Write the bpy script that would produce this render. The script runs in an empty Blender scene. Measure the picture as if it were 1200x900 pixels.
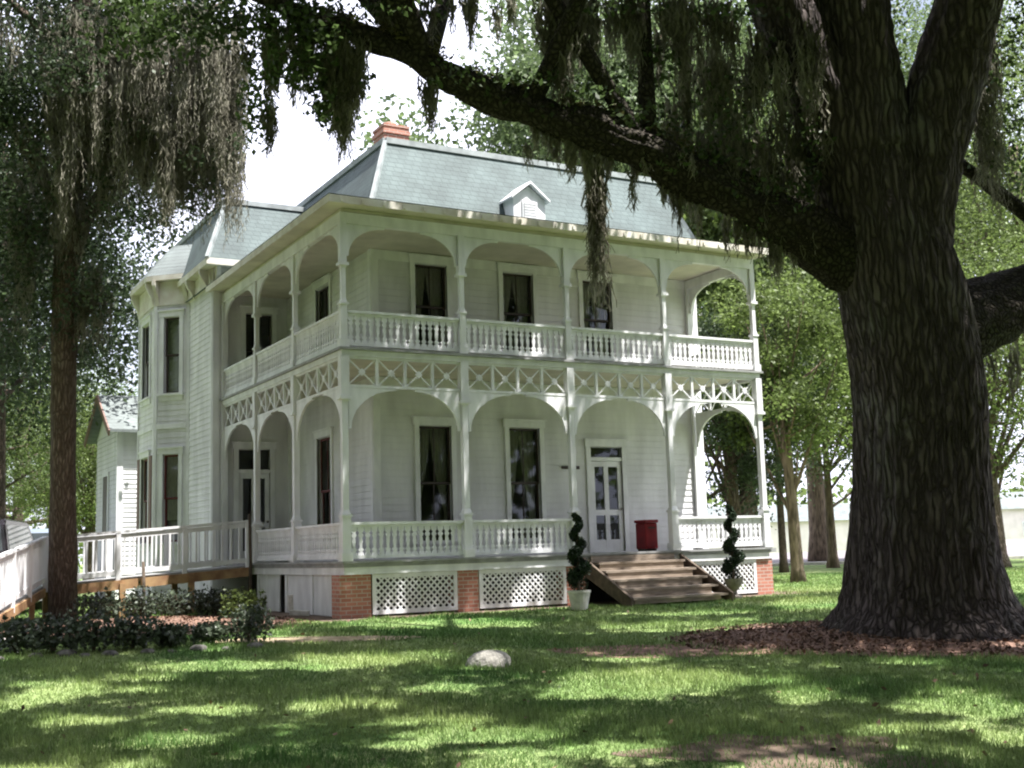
import bpy, math, random
import numpy as np
from mathutils import Vector, Matrix
random.seed(7)
rng = np.random.default_rng(7)
C = bpy.context.scene.collection
R = math.radians
sc = bpy.context.scene

# ------------------------------------------------------------------ camera
FPX = 1400.0
CAM = np.array([-8.198, -20.906, 0.141])
yaw, pitch, roll = -0.51497, 0.13747, -0.03068
cy, sy, cp, sp, cr, sr = math.cos(yaw), math.sin(yaw), math.cos(pitch), math.sin(pitch), math.cos(roll), math.sin(roll)
FW = np.array([-sy*cp, cy*cp, sp]); r0 = np.array([cy, sy, 0]); u0 = np.cross(r0, FW)
RT = cr*r0 + sr*u0; UP = -sr*r0 + cr*u0
cam = bpy.data.cameras.new('camera'); camo = bpy.data.objects.new('camera', cam); C.objects.link(camo)
cam.sensor_width = 36; cam.lens = 36*FPX/1200; cam.clip_start = 0.1; cam.clip_end = 2000
camo.matrix_world = Matrix(((RT[0], UP[0], -FW[0], CAM[0]), (RT[1], UP[1], -FW[1], CAM[1]), (RT[2], UP[2], -FW[2], CAM[2]), (0, 0, 0, 1)))
sc.camera = camo

def at(u, v, d):                      # photograph pixel at a real depth -> world point
    return CAM + (FW + RT*(u-600)/FPX + UP*(450-v)/FPX)*d
def project(P):
    q = np.asarray(P) - CAM
    z = q @ FW
    return 600+FPX*(q @ RT)/z, 450-FPX*(q @ UP)/z, z

# ------------------------------------------------------------------ light
S = np.array([0.20, -0.31, 0.93]); S /= np.linalg.norm(S)      # towards the sun
w = bpy.data.worlds.new('World'); sc.world = w; w.use_nodes = True
nt = w.node_tree; bg = nt.nodes['Background']
sky = nt.nodes.new('ShaderNodeTexSky'); sky.sky_type = 'NISHITA'; sky.sun_disc = False
sky.sun_elevation = math.asin(S[2]); sky.sun_rotation = math.atan2(S[0], S[1])
sky.air_density = 1.0; sky.dust_density = 3.0; sky.ozone_density = 1.0
bg.inputs[1].default_value = 0.06
# thin white summer cloud over the blue
tc = nt.nodes.new('ShaderNodeTexCoord'); nz = nt.nodes.new('ShaderNodeTexNoise'); nz.inputs['Scale'].default_value = 2.2; nz.inputs['Detail'].default_value = 7
rp = nt.nodes.new('ShaderNodeValToRGB'); rp.color_ramp.elements[0].position = .28; rp.color_ramp.elements[1].position = .52
mx = nt.nodes.new('ShaderNodeMixRGB'); mx.inputs[2].default_value = (11.9, 12.2, 14.6, 1)
nt.links.new(tc.outputs['Generated'], nz.inputs['Vector']); nt.links.new(nz.outputs[0], rp.inputs[0])
nt.links.new(rp.outputs[0], mx.inputs[0]); nt.links.new(sky.outputs[0], mx.inputs[1]); nt.links.new(mx.outputs[0], bg.inputs[0])
sun = bpy.data.lights.new('sun', 'SUN'); sun.energy = 5.0; sun.angle = R(0.55); sun.color = (1, .97, .93)
suno = bpy.data.objects.new('sun', sun); C.objects.link(suno)
suno.rotation_euler = Vector(S).to_track_quat('Z', 'Y').to_euler()
sc.view_settings.view_transform = 'Standard'; sc.view_settings.look = 'None'; sc.view_settings.gamma = 1
sc.view_settings.exposure = 1.55
sc.cycles.filter_width = 2.1; sc.cycles.max_bounces = 8; sc.cycles.diffuse_bounces = 4; sc.cycles.transmission_bounces = 4; sc.cycles.transparent_max_bounces = 8
sc.cycles.caustics_reflective = False; sc.cycles.caustics_refractive = False

# ------------------------------------------------------------------ helpers
def tag(o, label=None, cat=None, group=None, kind=None):
    if label: o['label'] = label
    if cat: o['category'] = cat
    if group: o['group'] = group
    if kind: o['kind'] = kind
    return o
def empty(name, loc, label=None, cat=None, group=None):
    o = bpy.data.objects.new(name, None); C.objects.link(o); o.location = loc; o.empty_display_size = .3
    return tag(o, label, cat, group)
def wloc(o):
    p = np.zeros(3)
    while o is not None:
        p = p + np.array(o.location); o = o.parent
    return p
class MB:
    def __init__(s): s.v = []; s.f = []
    def add(s, vs, fs):
        k = len(s.v); s.v += [tuple(map(float, p)) for p in vs]; s.f += [tuple(i+k for i in f) for f in fs]
    def box(s, x0, x1, y0, y1, z0, z1):
        s.hexa([(x0,y0,z0),(x1,y0,z0),(x1,y1,z0),(x0,y1,z0),(x0,y0,z1),(x1,y0,z1),(x1,y1,z1),(x0,y1,z1)])
    def hexa(s, vs):
        s.add(vs, [(0,3,2,1),(4,5,6,7),(0,1,5,4),(1,2,6,5),(2,3,7,6),(3,0,4,7)])
    def fbox(s, F, a0, a1, z0, z1, n0, n1):      # box on a wall frame
        s.hexa([F(a0,z0,n1),F(a1,z0,n1),F(a1,z0,n0),F(a0,z0,n0),F(a0,z1,n1),F(a1,z1,n1),F(a1,z1,n0),F(a0,z1,n0)])
    def fprism(s, F, poly, n0, n1):              # polygon (a,z) extruded along the normal
        n = len(poly)
        vs = [F(a,z,n1) for a,z in poly]+[F(a,z,n0) for a,z in poly]
        s.add(vs, [tuple(range(n)), tuple(range(2*n-1, n-1, -1))]+[(i, i+n, (i+1)%n+n, (i+1)%n) for i in range(n)])
    def bar(s, p, q, w, h, up=(0,0,1)):
        p = np.array(p, float); q = np.array(q, float); d = q-p; d /= np.linalg.norm(d)
        x = np.cross(d, up); x /= np.linalg.norm(x); y = np.cross(x, d)
        c = [(-w/2,-h/2),(w/2,-h/2),(w/2,h/2),(-w/2,h/2)]
        s.hexa([p+x*a+y*b for a,b in c]+[q+x*a+y*b for a,b in c])
    def tube(s, pts, rad, n=12, cap=True, wob=0.0, seed=0, ridge=0.0):
        pts = [np.array(p, float) for p in pts]; r = random.Random(seed); k = len(s.v); m = len(pts)
        x = None
        ph = [r.random()*6.28 for _ in range(4)]
        for i, p in enumerate(pts):
            d = pts[min(i+1, m-1)]-pts[max(i-1, 0)]; d /= np.linalg.norm(d)
            if x is None:
                x = np.cross(d, (0.3, 1, 0.1))
            x = x-d*(x@d); x /= np.linalg.norm(x); y = np.cross(d, x)
            for j in range(n):
                a = 2*math.pi*j/n
                rr = rad[i]*(1+wob*(math.sin(2*a+ph[0]+i*.35)*.5+math.sin(3*a+ph[1]-i*.22)*.35)+ridge*math.sin(11*a+ph[2]+.5*math.sin(i*.9))*.6+ridge*(r.random()-.5))
                s.v.append(tuple(p+x*math.cos(a)*rr+y*math.sin(a)*rr))
        for i in range(m-1):
            for j in range(n):
                a = k+i*n+j; b = k+i*n+(j+1)%n; s.f.append((a, b, b+n, a+n))
        if cap:
            s.f.append(tuple(k+j for j in range(n))[::-1]); s.f.append(tuple(k+(m-1)*n+j for j in range(n)))
    def lathe(s, c, prof, n=16, wob=0):
        k = len(s.v); m = len(prof)
        for r_, z in prof:
            for j in range(n):
                a = 2*math.pi*j/n; q = r_*(1+wob*math.sin(3*a+z*9))
                s.v.append((c[0]+q*math.cos(a), c[1]+q*math.sin(a), c[2]+z))
        for i in range(m-1):
            for j in range(n):
                a = k+i*n+j; b = k+i*n+(j+1)%n; s.f.append((a, b, b+n, a+n))
        s.f.append(tuple(k+j for j in range(n))[::-1]); s.f.append(tuple(k+(m-1)*n+j for j in range(n)))
    def build(s, name, m, parent=None, smooth=False, bevel=0):
        off = wloc(parent) if parent is not None else np.zeros(3)
        me = bpy.data.meshes.new(name)
        me.from_pydata([tuple(np.array(p)-off) for p in s.v], [], s.f); me.materials.append(m)
        if smooth: me.polygons.foreach_set('use_smooth', [True]*len(me.polygons))
        o = bpy.data.objects.new(name, me); C.objects.link(o)
        if parent is not None: o.parent = parent
        if bevel:
            b = o.modifiers.new('bevel', 'BEVEL'); b.width = bevel; b.segments = 1; b.limit_method = 'ANGLE'
        return o
def npmesh(name, V, nq, m, parent=None, k=4):
    """V: (N*k,3) loose polygons with k corners each"""
    V = np.asarray(V, dtype=np.float64)
    if parent is not None: V = V-wloc(parent)
    n = len(V)//k
    me = bpy.data.meshes.new(name); me.vertices.add(n*k); me.vertices.foreach_set('co', V.astype(np.float32).ravel())
    me.loops.add(n*k); me.loops.foreach_set('vertex_index', np.arange(n*k, dtype=np.int32))
    me.polygons.add(n); me.polygons.foreach_set('loop_start', np.arange(0, n*k, k, dtype=np.int32))
    me.update(calc_edges=True); me.materials.append(m)
    o = bpy.data.objects.new(name, me); C.objects.link(o)
    if parent is not None: o.parent = parent
    return o
def frame(x, y, tx, ty):
    l = math.hypot(tx, ty); tx /= l; ty /= l
    nx, ny = ty, -tx
    return lambda a, z, n: (x+tx*a+nx*n, y+ty*a+ny*n, z)

# ------------------------------------------------------------------ materials
def mat(name, col, rough=.7, var=.15, scale=6, bump=0, bscale=40, col2=None, spec=.3, stretch=None, island=0, trans=0, detail=5, coords='Object'):
    m = bpy.data.materials.new(name); m.use_nodes = True; t = m.node_tree; b = t.nodes['Principled BSDF']
    b.inputs['Roughness'].default_value = rough; b.inputs['Specular IOR Level'].default_value = spec
    tc = t.nodes.new('ShaderNodeTexCoord'); src = tc.outputs[coords]
    if stretch:
        mp = t.nodes.new('ShaderNodeMapping'); mp.inputs['Scale'].default_value = stretch; t.links.new(src, mp.inputs[0]); src = mp.outputs[0]
    n = t.nodes.new('ShaderNodeTexNoise'); n.inputs['Scale'].default_value = scale; n.inputs['Detail'].default_value = detail; t.links.new(src, n.inputs['Vector'])
    rr = t.nodes.new('ShaderNodeValToRGB'); rr.color_ramp.elements[0].position = .33; rr.color_ramp.elements[1].position = .67
    c2 = col2 or tuple(c*(1-2*var) for c in col); c1 = col if col2 else tuple(c*(1+var) for c in col)
    rr.color_ramp.elements[0].color = (*c2, 1); rr.color_ramp.elements[1].color = (*c1, 1)
    t.links.new(n.outputs[0], rr.inputs[0]); out = rr.outputs[0]
    if island:
        g = t.nodes.new('ShaderNodeNewGeometry'); mr = t.nodes.new('ShaderNodeMapRange')
        mr.inputs['To Min'].default_value = 1-island; mr.inputs['To Max'].default_value = 1+island
        t.links.new(g.outputs['Random Per Island'], mr.inputs[0])
        hm = t.nodes.new('ShaderNodeVectorMath'); hm.operation = 'SCALE'; t.links.new(out, hm.inputs[0]); t.links.new(mr.outputs[0], hm.inputs['Scale']); out = hm.outputs[0]
    t.links.new(out, b.inputs['Base Color'])
    if bump:
        n2 = t.nodes.new('ShaderNodeTexNoise'); n2.inputs['Scale'].default_value = bscale; n2.inputs['Detail'].default_value = 6; t.links.new(src, n2.inputs['Vector'])
        bp = t.nodes.new('ShaderNodeBump'); bp.inputs['Strength'].default_value = bump; bp.inputs['Distance'].default_value = .05
        t.links.new(n2.outputs[0], bp.inputs['Height']); t.links.new(bp.outputs[0], b.inputs['Normal'])
    if trans:
        tr = t.nodes.new('ShaderNodeBsdfTranslucent'); ms = t.nodes.new('ShaderNodeMixShader'); ms.inputs[0].default_value = trans
        t.links.new(out, tr.inputs[0]); o = t.nodes['Material Output']
        t.links.new(b.outputs[0], ms.inputs[1]); t.links.new(tr.outputs[0], ms.inputs[2]); t.links.new(ms.outputs[0], o.inputs[0])
    return m
def brickmat():
    m = bpy.data.materials.new('brick'); m.use_nodes = True; t = m.node_tree; b = t.nodes['Principled BSDF']
    tc = t.nodes.new('ShaderNodeTexCoord'); sx = t.nodes.new('ShaderNodeSeparateXYZ'); t.links.new(tc.outputs['Object'], sx.inputs[0])
    ad = t.nodes.new('ShaderNodeMath'); t.links.new(sx.outputs[0], ad.inputs[0]); t.links.new(sx.outputs[1], ad.inputs[1])
    cb = t.nodes.new('ShaderNodeCombineXYZ'); t.links.new(ad.outputs[0], cb.inputs[0]); t.links.new(sx.outputs[2], cb.inputs[1])
    br = t.nodes.new('ShaderNodeTexBrick'); br.inputs['Scale'].default_value = 1; br.inputs['Brick Width'].default_value = .21; br.inputs['Row Height'].default_value = .075
    br.inputs['Mortar Size'].default_value = .008; br.inputs['Color1'].default_value = (.46, .20, .14, 1); br.inputs['Color2'].default_value = (.34, .13, .09, 1); br.inputs['Mortar'].default_value = (.42, .36, .31, 1)
    t.links.new(cb.outputs[0], br.inputs[0]); t.links.new(br.outputs[0], b.inputs['Base Color']); b.inputs['Roughness'].default_value = .85
    bp = t.nodes.new('ShaderNodeBump'); bp.inputs['Strength'].default_value = .4; bp.inputs['Distance'].default_value = .02; bp.invert = True
    t.links.new(br.outputs['Fac'], bp.inputs['Height']); t.links.new(bp.outputs[0], b.inputs['Normal'])
    return m
def shinglemat(name, c1, c2):
    m = bpy.data.materials.new(name); m.use_nodes = True; t = m.node_tree; b = t.nodes['Principled BSDF']
    tc = t.nodes.new('ShaderNodeTexCoord'); sx = t.nodes.new('ShaderNodeSeparateXYZ'); t.links.new(tc.outputs['Object'], sx.inputs[0])
    ad = t.nodes.new('ShaderNodeMath'); t.links.new(sx.outputs[0], ad.inputs[0]); t.links.new(sx.outputs[1], ad.inputs[1])
    cb = t.nodes.new('ShaderNodeCombineXYZ'); t.links.new(ad.outputs[0], cb.inputs[0]); t.links.new(sx.outputs[2], cb.inputs[1])
    br = t.nodes.new('ShaderNodeTexBrick'); br.inputs['Scale'].default_value = 1; br.inputs['Brick Width'].default_value = .2; br.inputs['Row Height'].default_value = .12
    br.inputs['Mortar Size'].default_value = .009; br.inputs['Color1'].default_value = (*c1, 1); br.inputs['Color2'].default_value = (*c2, 1); br.inputs['Mortar'].default_value = tuple(c*.8 for c in c2)+(1,)
    t.links.new(cb.outputs[0], br.inputs[0])
    n = t.nodes.new('ShaderNodeTexNoise'); n.inputs['Scale'].default_value = 1.3; n.inputs['Detail'].default_value = 6; t.links.new(tc.outputs['Object'], n.inputs[0])
    mr = t.nodes.new('ShaderNodeMapRange'); mr.inputs[1].default_value = .3; mr.inputs[2].default_value = .7; mr.inputs[3].default_value = .7; mr.inputs[4].default_value = 1.2; t.links.new(n.outputs[0], mr.inputs[0])
    vm = t.nodes.new('ShaderNodeVectorMath'); vm.operation = 'SCALE'; t.links.new(br.outputs[0], vm.inputs[0]); t.links.new(mr.outputs[0], vm.inputs['Scale'])
    t.links.new(vm.outputs[0], b.inputs['Base Color']); b.inputs['Roughness'].default_value = .75
    bp = t.nodes.new('ShaderNodeBump'); bp.inputs['Strength'].default_value = .5; bp.inputs['Distance'].default_value = .02; bp.invert = True
    t.links.new(br.outputs['Fac'], bp.inputs['Height']); t.links.new(bp.outputs[0], b.inputs['Normal'])
    return m
def glassmat():
    m = bpy.data.materials.new('window_glass'); m.use_nodes = True; t = m.node_tree; t.nodes.remove(t.nodes['Principled BSDF'])
    g = t.nodes.new('ShaderNodeBsdfGlossy'); g.inputs['Roughness'].default_value = .03; g.inputs[0].default_value = (.9, .95, 1, 1)
    tr = t.nodes.new('ShaderNodeBsdfTransparent'); tr.inputs[0].default_value = (.8, .82, .8, 1)
    fr = t.nodes.new('ShaderNodeFresnel'); fr.inputs[0].default_value = 1.5
    ms = t.nodes.new('ShaderNodeMixShader'); t.links.new(fr.outputs[0], ms.inputs[0]); t.links.new(tr.outputs[0], ms.inputs[1]); t.links.new(g.outputs[0], ms.inputs[2])
    t.links.new(ms.outputs[0], t.nodes['Material Output'].inputs[0])
    return m
def barkmat(name, c_plate, c_plate2, c_crack, c_lichen, sx, sz, bump=.9):
    m = bpy.data.materials.new(name); m.use_nodes = True; t = m.node_tree; b = t.nodes['Principled BSDF']; b.inputs['Roughness'].default_value = .95; b.inputs['Specular IOR Level'].default_value = .15
    N, L = t.nodes.new, t.links.new
    tc = N('ShaderNodeTexCoord'); nd = N('ShaderNodeTexNoise'); nd.inputs['Scale'].default_value = 2.5; nd.inputs['Detail'].default_value = 5; L(tc.outputs['Object'], nd.inputs[0])
    sc_ = N('ShaderNodeVectorMath'); sc_.operation = 'SCALE'; sc_.inputs['Scale'].default_value = .16; L(nd.outputs['Color'], sc_.inputs[0])
    ad = N('ShaderNodeVectorMath'); L(tc.outputs['Object'], ad.inputs[0]); L(sc_.outputs[0], ad.inputs[1])
    mp = N('ShaderNodeMapping'); mp.inputs['Scale'].default_value = (sx, sx, sz); L(ad.outputs[0], mp.inputs[0])
    vo = N('ShaderNodeTexVoronoi'); vo.feature = 'DISTANCE_TO_EDGE'; vo.inputs['Scale'].default_value = 1; L(mp.outputs[0], vo.inputs['Vector'])
    cr = N('ShaderNodeValToRGB'); cr.color_ramp.elements[0].position = .0; cr.color_ramp.elements[1].position = .26; L(vo.outputs[0], cr.inputs[0])
    n2 = N('ShaderNodeTexNoise'); n2.inputs['Scale'].default_value = 9; n2.inputs['Detail'].default_value = 9; L(mp.outputs[0], n2.inputs[0]); n2.inputs['Scale'].default_value = 1.6
    pl = N('ShaderNodeMixRGB'); pl.inputs[1].default_value = (*c_plate, 1); pl.inputs[2].default_value = (*c_plate2, 1); r2 = N('ShaderNodeValToRGB'); r2.color_ramp.elements[0].position = .35; r2.color_ramp.elements[1].position = .65; L(n2.outputs[0], r2.inputs[0]); L(r2.outputs[0], pl.inputs[0])
    n3 = N('ShaderNodeTexNoise'); n3.inputs['Scale'].default_value = 1.3; n3.inputs['Detail'].default_value = 8; L(tc.outputs['Object'], n3.inputs[0])
    r3 = N('ShaderNodeValToRGB'); r3.color_ramp.elements[0].position = .52; r3.color_ramp.elements[1].position = .68; r3.color_ramp.elements[1].color = (.65, .65, .65, 1); L(n3.outputs[0], r3.inputs[0])
    li = N('ShaderNodeMixRGB'); li.inputs[2].default_value = (*c_lichen, 1); L(pl.outputs[0], li.inputs[1]); L(r3.outputs[0], li.inputs[0])
    mx_ = N('ShaderNodeMixRGB'); mx_.inputs[1].default_value = (*c_crack, 1); L(cr.outputs[0], mx_.inputs[0]); L(li.outputs[0], mx_.inputs[2]); L(mx_.outputs[0], b.inputs['Base Color'])
    ma = N('ShaderNodeMath'); ma.operation = 'MULTIPLY_ADD'; ma.inputs[1].default_value = .45; L(n2.outputs[0], ma.inputs[0]); L(cr.outputs[0], ma.inputs[2])
    bp = N('ShaderNodeBump'); bp.inputs['Strength'].default_value = bump; bp.inputs['Distance'].default_value = .06; L(ma.outputs[0], bp.inputs['Height']); L(bp.outputs[0], b.inputs['Normal'])
    return m
M = dict(
 white=mat('white_paint', (.745, .745, .76), .6, .08, 3.5, .08, 30, stretch=(1, 1, .4), detail=9),
 siding=mat('white_siding', (.69, .685, .70), .65, .09, 2.2, .05, 20, stretch=(1, 1, .3), detail=9),
 ceiling=mat('porch_ceiling_paint', (.62, .58, .50), .7, .08, 2),
 floor=mat('grey_deck_paint', (.30, .30, .30), .6, .12, 5),
 fascia=mat('weathered_fascia', (.72, .70, .64), .7, .12, 3, col2=(.55, .50, .42)),
 wood=mat('weathered_wood', (.34, .28, .225), .8, .2, 4, .3, 30, col2=(.19, .15, .115), stretch=(1, 8, 8)),
 flash=mat('painted_flashing', (.34, .37, .37), .6, .15, 4),
 rawwood=mat('treated_pine', (.42, .27, .14), .75, .2, 4, col2=(.24, .13, .07)),
 darkwood=mat('dark_stake_wood', (.10, .075, .055), .85, .2, 8),
 brick=brickmat(),
 roof=shinglemat('blue_grey_shingle', (.098, .130, .128), (.082, .11, .109)),
 roof2=shinglemat('pale_grey_shingle', (.165, .19, .185), (.14, .16, .155)),
 dark=mat('under_porch_shade', (.03, .028, .025), .9, .2, 2),
 interior=mat('interior_plaster', (.16, .14, .12), .9, .1, 2),
 curtain=mat('lace_curtain', (.78, .74, .68), .9, .15, 14, trans=.3, stretch=(6, 6, .6)),
 glass=glassmat(),
 sash=mat('dark_sash', (.05, .035, .03), .5, .1, 5),
 redtrim=mat('maroon_frame', (.13, .03, .03), .6, .1, 5),
 shutter=mat('brown_shutter', (.20, .13, .11), .7, .1, 5),
 red=mat('red_paint', (.20, .010, .016), .4, .12, 5),
 bark=barkmat('oak_bark', (.145, .12, .115), (.075, .06, .058), (.042, .034, .033), (.17, .165, .15), 12, 1.35, .9),
 limb=barkmat('mossy_limb_bark', (.085, .074, .06), (.045, .04, .03), (.025, .021, .017), (.075, .085, .045), 13, 11, .8),
 bark2=barkmat('brown_bark', (.21, .165, .135), (.12, .09, .07), (.075, .055, .043), (.23, .20, .17), 20, 2.6, .7),
 bark3=mat('pale_bark', (.20, .15, .11), .95, .3, 6, .6, 12, stretch=(2, 2, .4)),
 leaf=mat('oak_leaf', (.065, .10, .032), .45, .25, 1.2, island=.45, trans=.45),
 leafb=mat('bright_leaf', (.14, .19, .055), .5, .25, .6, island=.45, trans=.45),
 leafp=mat('pale_haze_tinted_leaf', (.13, .18, .075), .5, .2, .35, island=.4, trans=.45),  # sunlit haze of the far crowns is put into this paler colour
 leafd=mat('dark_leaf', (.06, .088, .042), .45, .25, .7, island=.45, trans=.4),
 fern=mat('resurrection_fern', (.13, .135, .05), .7, .3, 3, island=.5, trans=.3, col2=(.06, .045, .022)),
 shrub=mat('shrub_leaf', (.075, .095, .062), .4, .25, 3, island=.5, trans=.2),
 topiary=mat('topiary_leaf', (.022, .042, .018), .5, .25, 8, island=.4, trans=.15),
 moss=mat('grey_moss', (.33, .315, .255), .95, .2, 1.5, island=.4, trans=.35, col2=(.15, .14, .105)),
 mossd=mat('brown_moss', (.31, .30, .235), .95, .2, 1.5, island=.4, trans=.45, col2=(.11, .10, .07)),
 grass=mat('grass_blade', (.275, .345, .125), .55, .2, .5, island=.4, trans=.35, col2=(.075, .165, .04), coords='Object'),
 mulch=mat('brown_leaf_litter', (.30, .185, .14), .95, .3, 7, .7, 40, col2=(.13, .078, .06), detail=10),
 litter=mat('fallen_leaf', (.19, .115, .08), .8, .3, 2, island=.55),
 soil=mat('bare_soil', (.20, .15, .11), .95, .25, 3, .5, 50, col2=(.11, .078, .056)),
 sand=mat('pale_sandy_soil', (.42, .34, .23), .95, .2, 4, .4, 50, col2=(.26, .2, .12)),
 concrete=mat('concrete', (.48, .46, .42), .85, .1, 3, .2, 40),
 asphalt=mat('asphalt', (.20, .18, .185), .9, .15, 2, .2, 60),
 stone=mat('grey_stone', (.27, .26, .23), .9, .25, 9, .6, 18),
 edging=mat('dark_edging_stone', (.15, .14, .125), .9, .3, 6, .5, 14),
 pot=mat('white_pot', (.66, .64, .60), .6, .12, 8),
 stonepot=mat('grey_urn', (.33, .29, .25), .8, .15, 10, .2, 40),
 carpaint=mat('dark_car_paint', (.018, .014, .018), .18, .05, 3, spec=.6),
 carblue=mat('grey_blue_car_paint', (.20, .24, .30), .25, .05, 3, spec=.6),
 tyre=mat('tyre_rubber', (.02, .02, .02), .8, .1, 10),
 chrome=mat('rim_metal', (.5, .5, .5), .3, .05, 5, spec=.8),
 lamp=mat('red_lens', (.3, .01, .01), .2, .05, 5),
 farwall=mat('far_white_wall', (.78, .70, .70), .8, .06, 1),
)

# ------------------------------------------------------------------ ground
def gz(x, y):
    x = np.asarray(x, float); y = np.asarray(y, float)
    t = np.clip((-1.0-y)/12.0, 0, 1.6)
    return -1.03-.30*t*t*(3-2*np.clip(t, 0, 1)) + .03*np.sin(x*.45+1)*np.sin(y*.38)*(y < -2)
def groundmat():
    m = bpy.data.materials.new('lawn_ground'); m.use_nodes = True; t = m.node_tree; b = t.nodes['Principled BSDF']; b.inputs['Roughness'].default_value = .95
    b.inputs['Specular IOR Level'].default_value = .1
    tc = t.nodes.new('ShaderNodeTexCoord')
    n1 = t.nodes.new('ShaderNodeTexNoise'); n1.inputs['Scale'].default_value = .55; n1.inputs['Detail'].default_value = 8; n1.inputs['Roughness'].default_value = .65
    n2 = t.nodes.new('ShaderNodeTexNoise'); n2.inputs['Scale'].default_value = 14; n2.inputs['Detail'].default_value = 8
    t.links.new(tc.outputs['Object'], n1.inputs[0]); t.links.new(tc.outputs['Object'], n2.inputs[0])
    r1 = t.nodes.new('ShaderNodeValToRGB'); e = r1.color_ramp.elements; e[0].position = .35; e[0].color = (.11, .20, .055, 1); e[1].position = .66; e[1].color = (.28, .33, .145, 1)
    x = e.new(.74); x.color = (.28, .24, .14, 1)
    r2 = t.nodes.new('ShaderNodeMapRange'); r2.inputs[1].default_value = .3; r2.inputs[2].default_value = .7; r2.inputs[3].default_value = .55; r2.inputs[4].default_value = 1.25
    t.links.new(n1.outputs[0], r1.inputs[0]); t.links.new(n2.outputs[0], r2.inputs[0])
    vm = t.nodes.new('ShaderNodeVectorMath'); vm.operation = 'SCALE'; t.links.new(r1.outputs[0], vm.inputs[0]); t.links.new(r2.outputs[0], vm.inputs['Scale']); t.links.new(vm.outputs[0], b.inputs['Base Color'])
    bp = t.nodes.new('ShaderNodeBump'); bp.inputs['Strength'].default_value = .6; bp.inputs['Distance'].default_value = .04; t.links.new(n2.outputs[0], bp.inputs['Height']); t.links.new(bp.outputs[0], b.inputs['Normal'])
    return m
def sheet(name, xs, ys, m, dz=0.0):
    X, Y = np.meshgrid(xs, ys); Z = gz(X, Y)+dz
    V = np.stack([X, Y, Z], -1).reshape(-1, 3); nx, ny = len(xs), len(ys)
    F = [(j*nx+i, j*nx+i+1, (j+1)*nx+i+1, (j+1)*nx+i) for j in range(ny-1) for i in range(nx-1)]
    b = MB(); b.v = [tuple(p) for p in V]; b.f = F
    return b.build(name, m, smooth=True)
xs = np.concatenate([np.linspace(-600, -40, 8), np.arange(-30, 40, 1.0), np.linspace(50, 700, 9)])
ys = np.concatenate([np.linspace(-500, -40, 6), np.arange(-30, 12, 1.0), np.linspace(20, 800, 9)])
tag(sheet('lawn', xs, ys, groundmat()), kind='structure')
def blob(name, cx, cy, rx, ry, m, dz, seed=0, rough=.25, rot=0, n=72, dome=0.0, rings=9):
    """irregular flat patch that follows the ground"""
    r = random.Random(seed); ph = [(k, r.random()*6.28, r.random()) for k in (2, 3, 5, 7, 11, 17)]
    b = MB(); vs = []; ca, sa = math.cos(rot), math.sin(rot)
    for i in range(rings+1):
        s = i/rings
        for j in range(n):
            a = 2*math.pi*j/n; q = 1+rough*sum(w_*math.sin(k*a+p)/(k**.6) for k, p, w_ in ph)*s
            lx, ly = rx*s*q*math.cos(a), ry*s*q*math.sin(a)
            x, y = cx+lx*ca-ly*sa, cy+lx*sa+ly*ca
            vs.append((x, y, float(gz(x, y))+dz+dome*(1-s*s)**2))
    b.v = vs
    for i in range(rings):
        for j in range(n):
            a = i*n+j; c = i*n+(j+1)%n; b.f.append((a, a+n, c+n, c))
    return b.build(name, m, smooth=True)
OAK = at(1086, 742, 17.0)[:2]
tag(blob('leaf_litter', OAK[0]+.1, OAK[1]-.5, 3.9, 2.5, M['mulch'], .006, 3, .10, rot=-.5, dome=.10), kind='structure')
g1 = at(920, 880, 8.6)
tag(blob('bare_soil', g1[0]+.1, g1[1], 1.05, .6, M['soil'], .005, 5, .38, rot=-.5), kind='structure')
g1 = at(940, 905, 7.7); tag(blob('sandy_patch', g1[0], g1[1], .7, .25, M['sand'], .007, 6, .25, rot=-.5), kind='structure')
g1 = at(610, 898, 7.6); tag(blob('sandy_patch', g1[0], g1[1], .5, .22, M['sand'], .007, 8, .25, rot=-.5), kind='structure')
g1 = at(800, 752, 15.5); tag(blob('bare_soil', g1[0], g1[1], 1.7, .8, M['mulch'], .005, 9, .2, rot=-.5), kind='structure')
tag(blob('mulch_bed', -3.6, 1.4, 3.0, 3.4, M['mulch'], .006, 11, .10, rot=-.45, dome=.12), kind='structure')
tag(blob('sandy_strip', -2.2, -3.9, 1.7, .45, M['sand'], .008, 12, .2, rot=-.3), kind='structure')
b = MB()                                      # foundation drip line, bare earth along the house
for i in range(44):
    x0, x1 = -.6+i*.27, -.6+(i+1)*.27
    w0, w1 = -.55-.22*math.sin(i*1.3)-.1*math.sin(i*3.1), -.55-.22*math.sin((i+1)*1.3)-.1*math.sin((i+1)*3.1)
    b.add([(x0, w0, -1.024), (x1, w1, -1.024), (x1, 6, -1.024), (x0, 6, -1.024)], [(0, 1, 2, 3)])
tag(b.build('foundation_soil', M['soil']), kind='structure')
# sidewalk meeting the end of the ramp
b = MB(); b.add([(-8.6, -1.2, -1.0), (-5.35, -1.2, -1.0), (-5.05, 1.0, -1.0), (-8.6, 2.4, -1.0), (-8.6, -1.2, -1.2), (-5.35, -1.2, -1.2), (-5.05, 1.0, -1.2), (-8.6, 2.4, -1.2)], [(0, 1, 2, 3), (0, 4, 5, 1), (1, 5, 6, 2), (2, 6, 7, 3)])
tag(b.build('sidewalk', M['concrete']), kind='structure')
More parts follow.
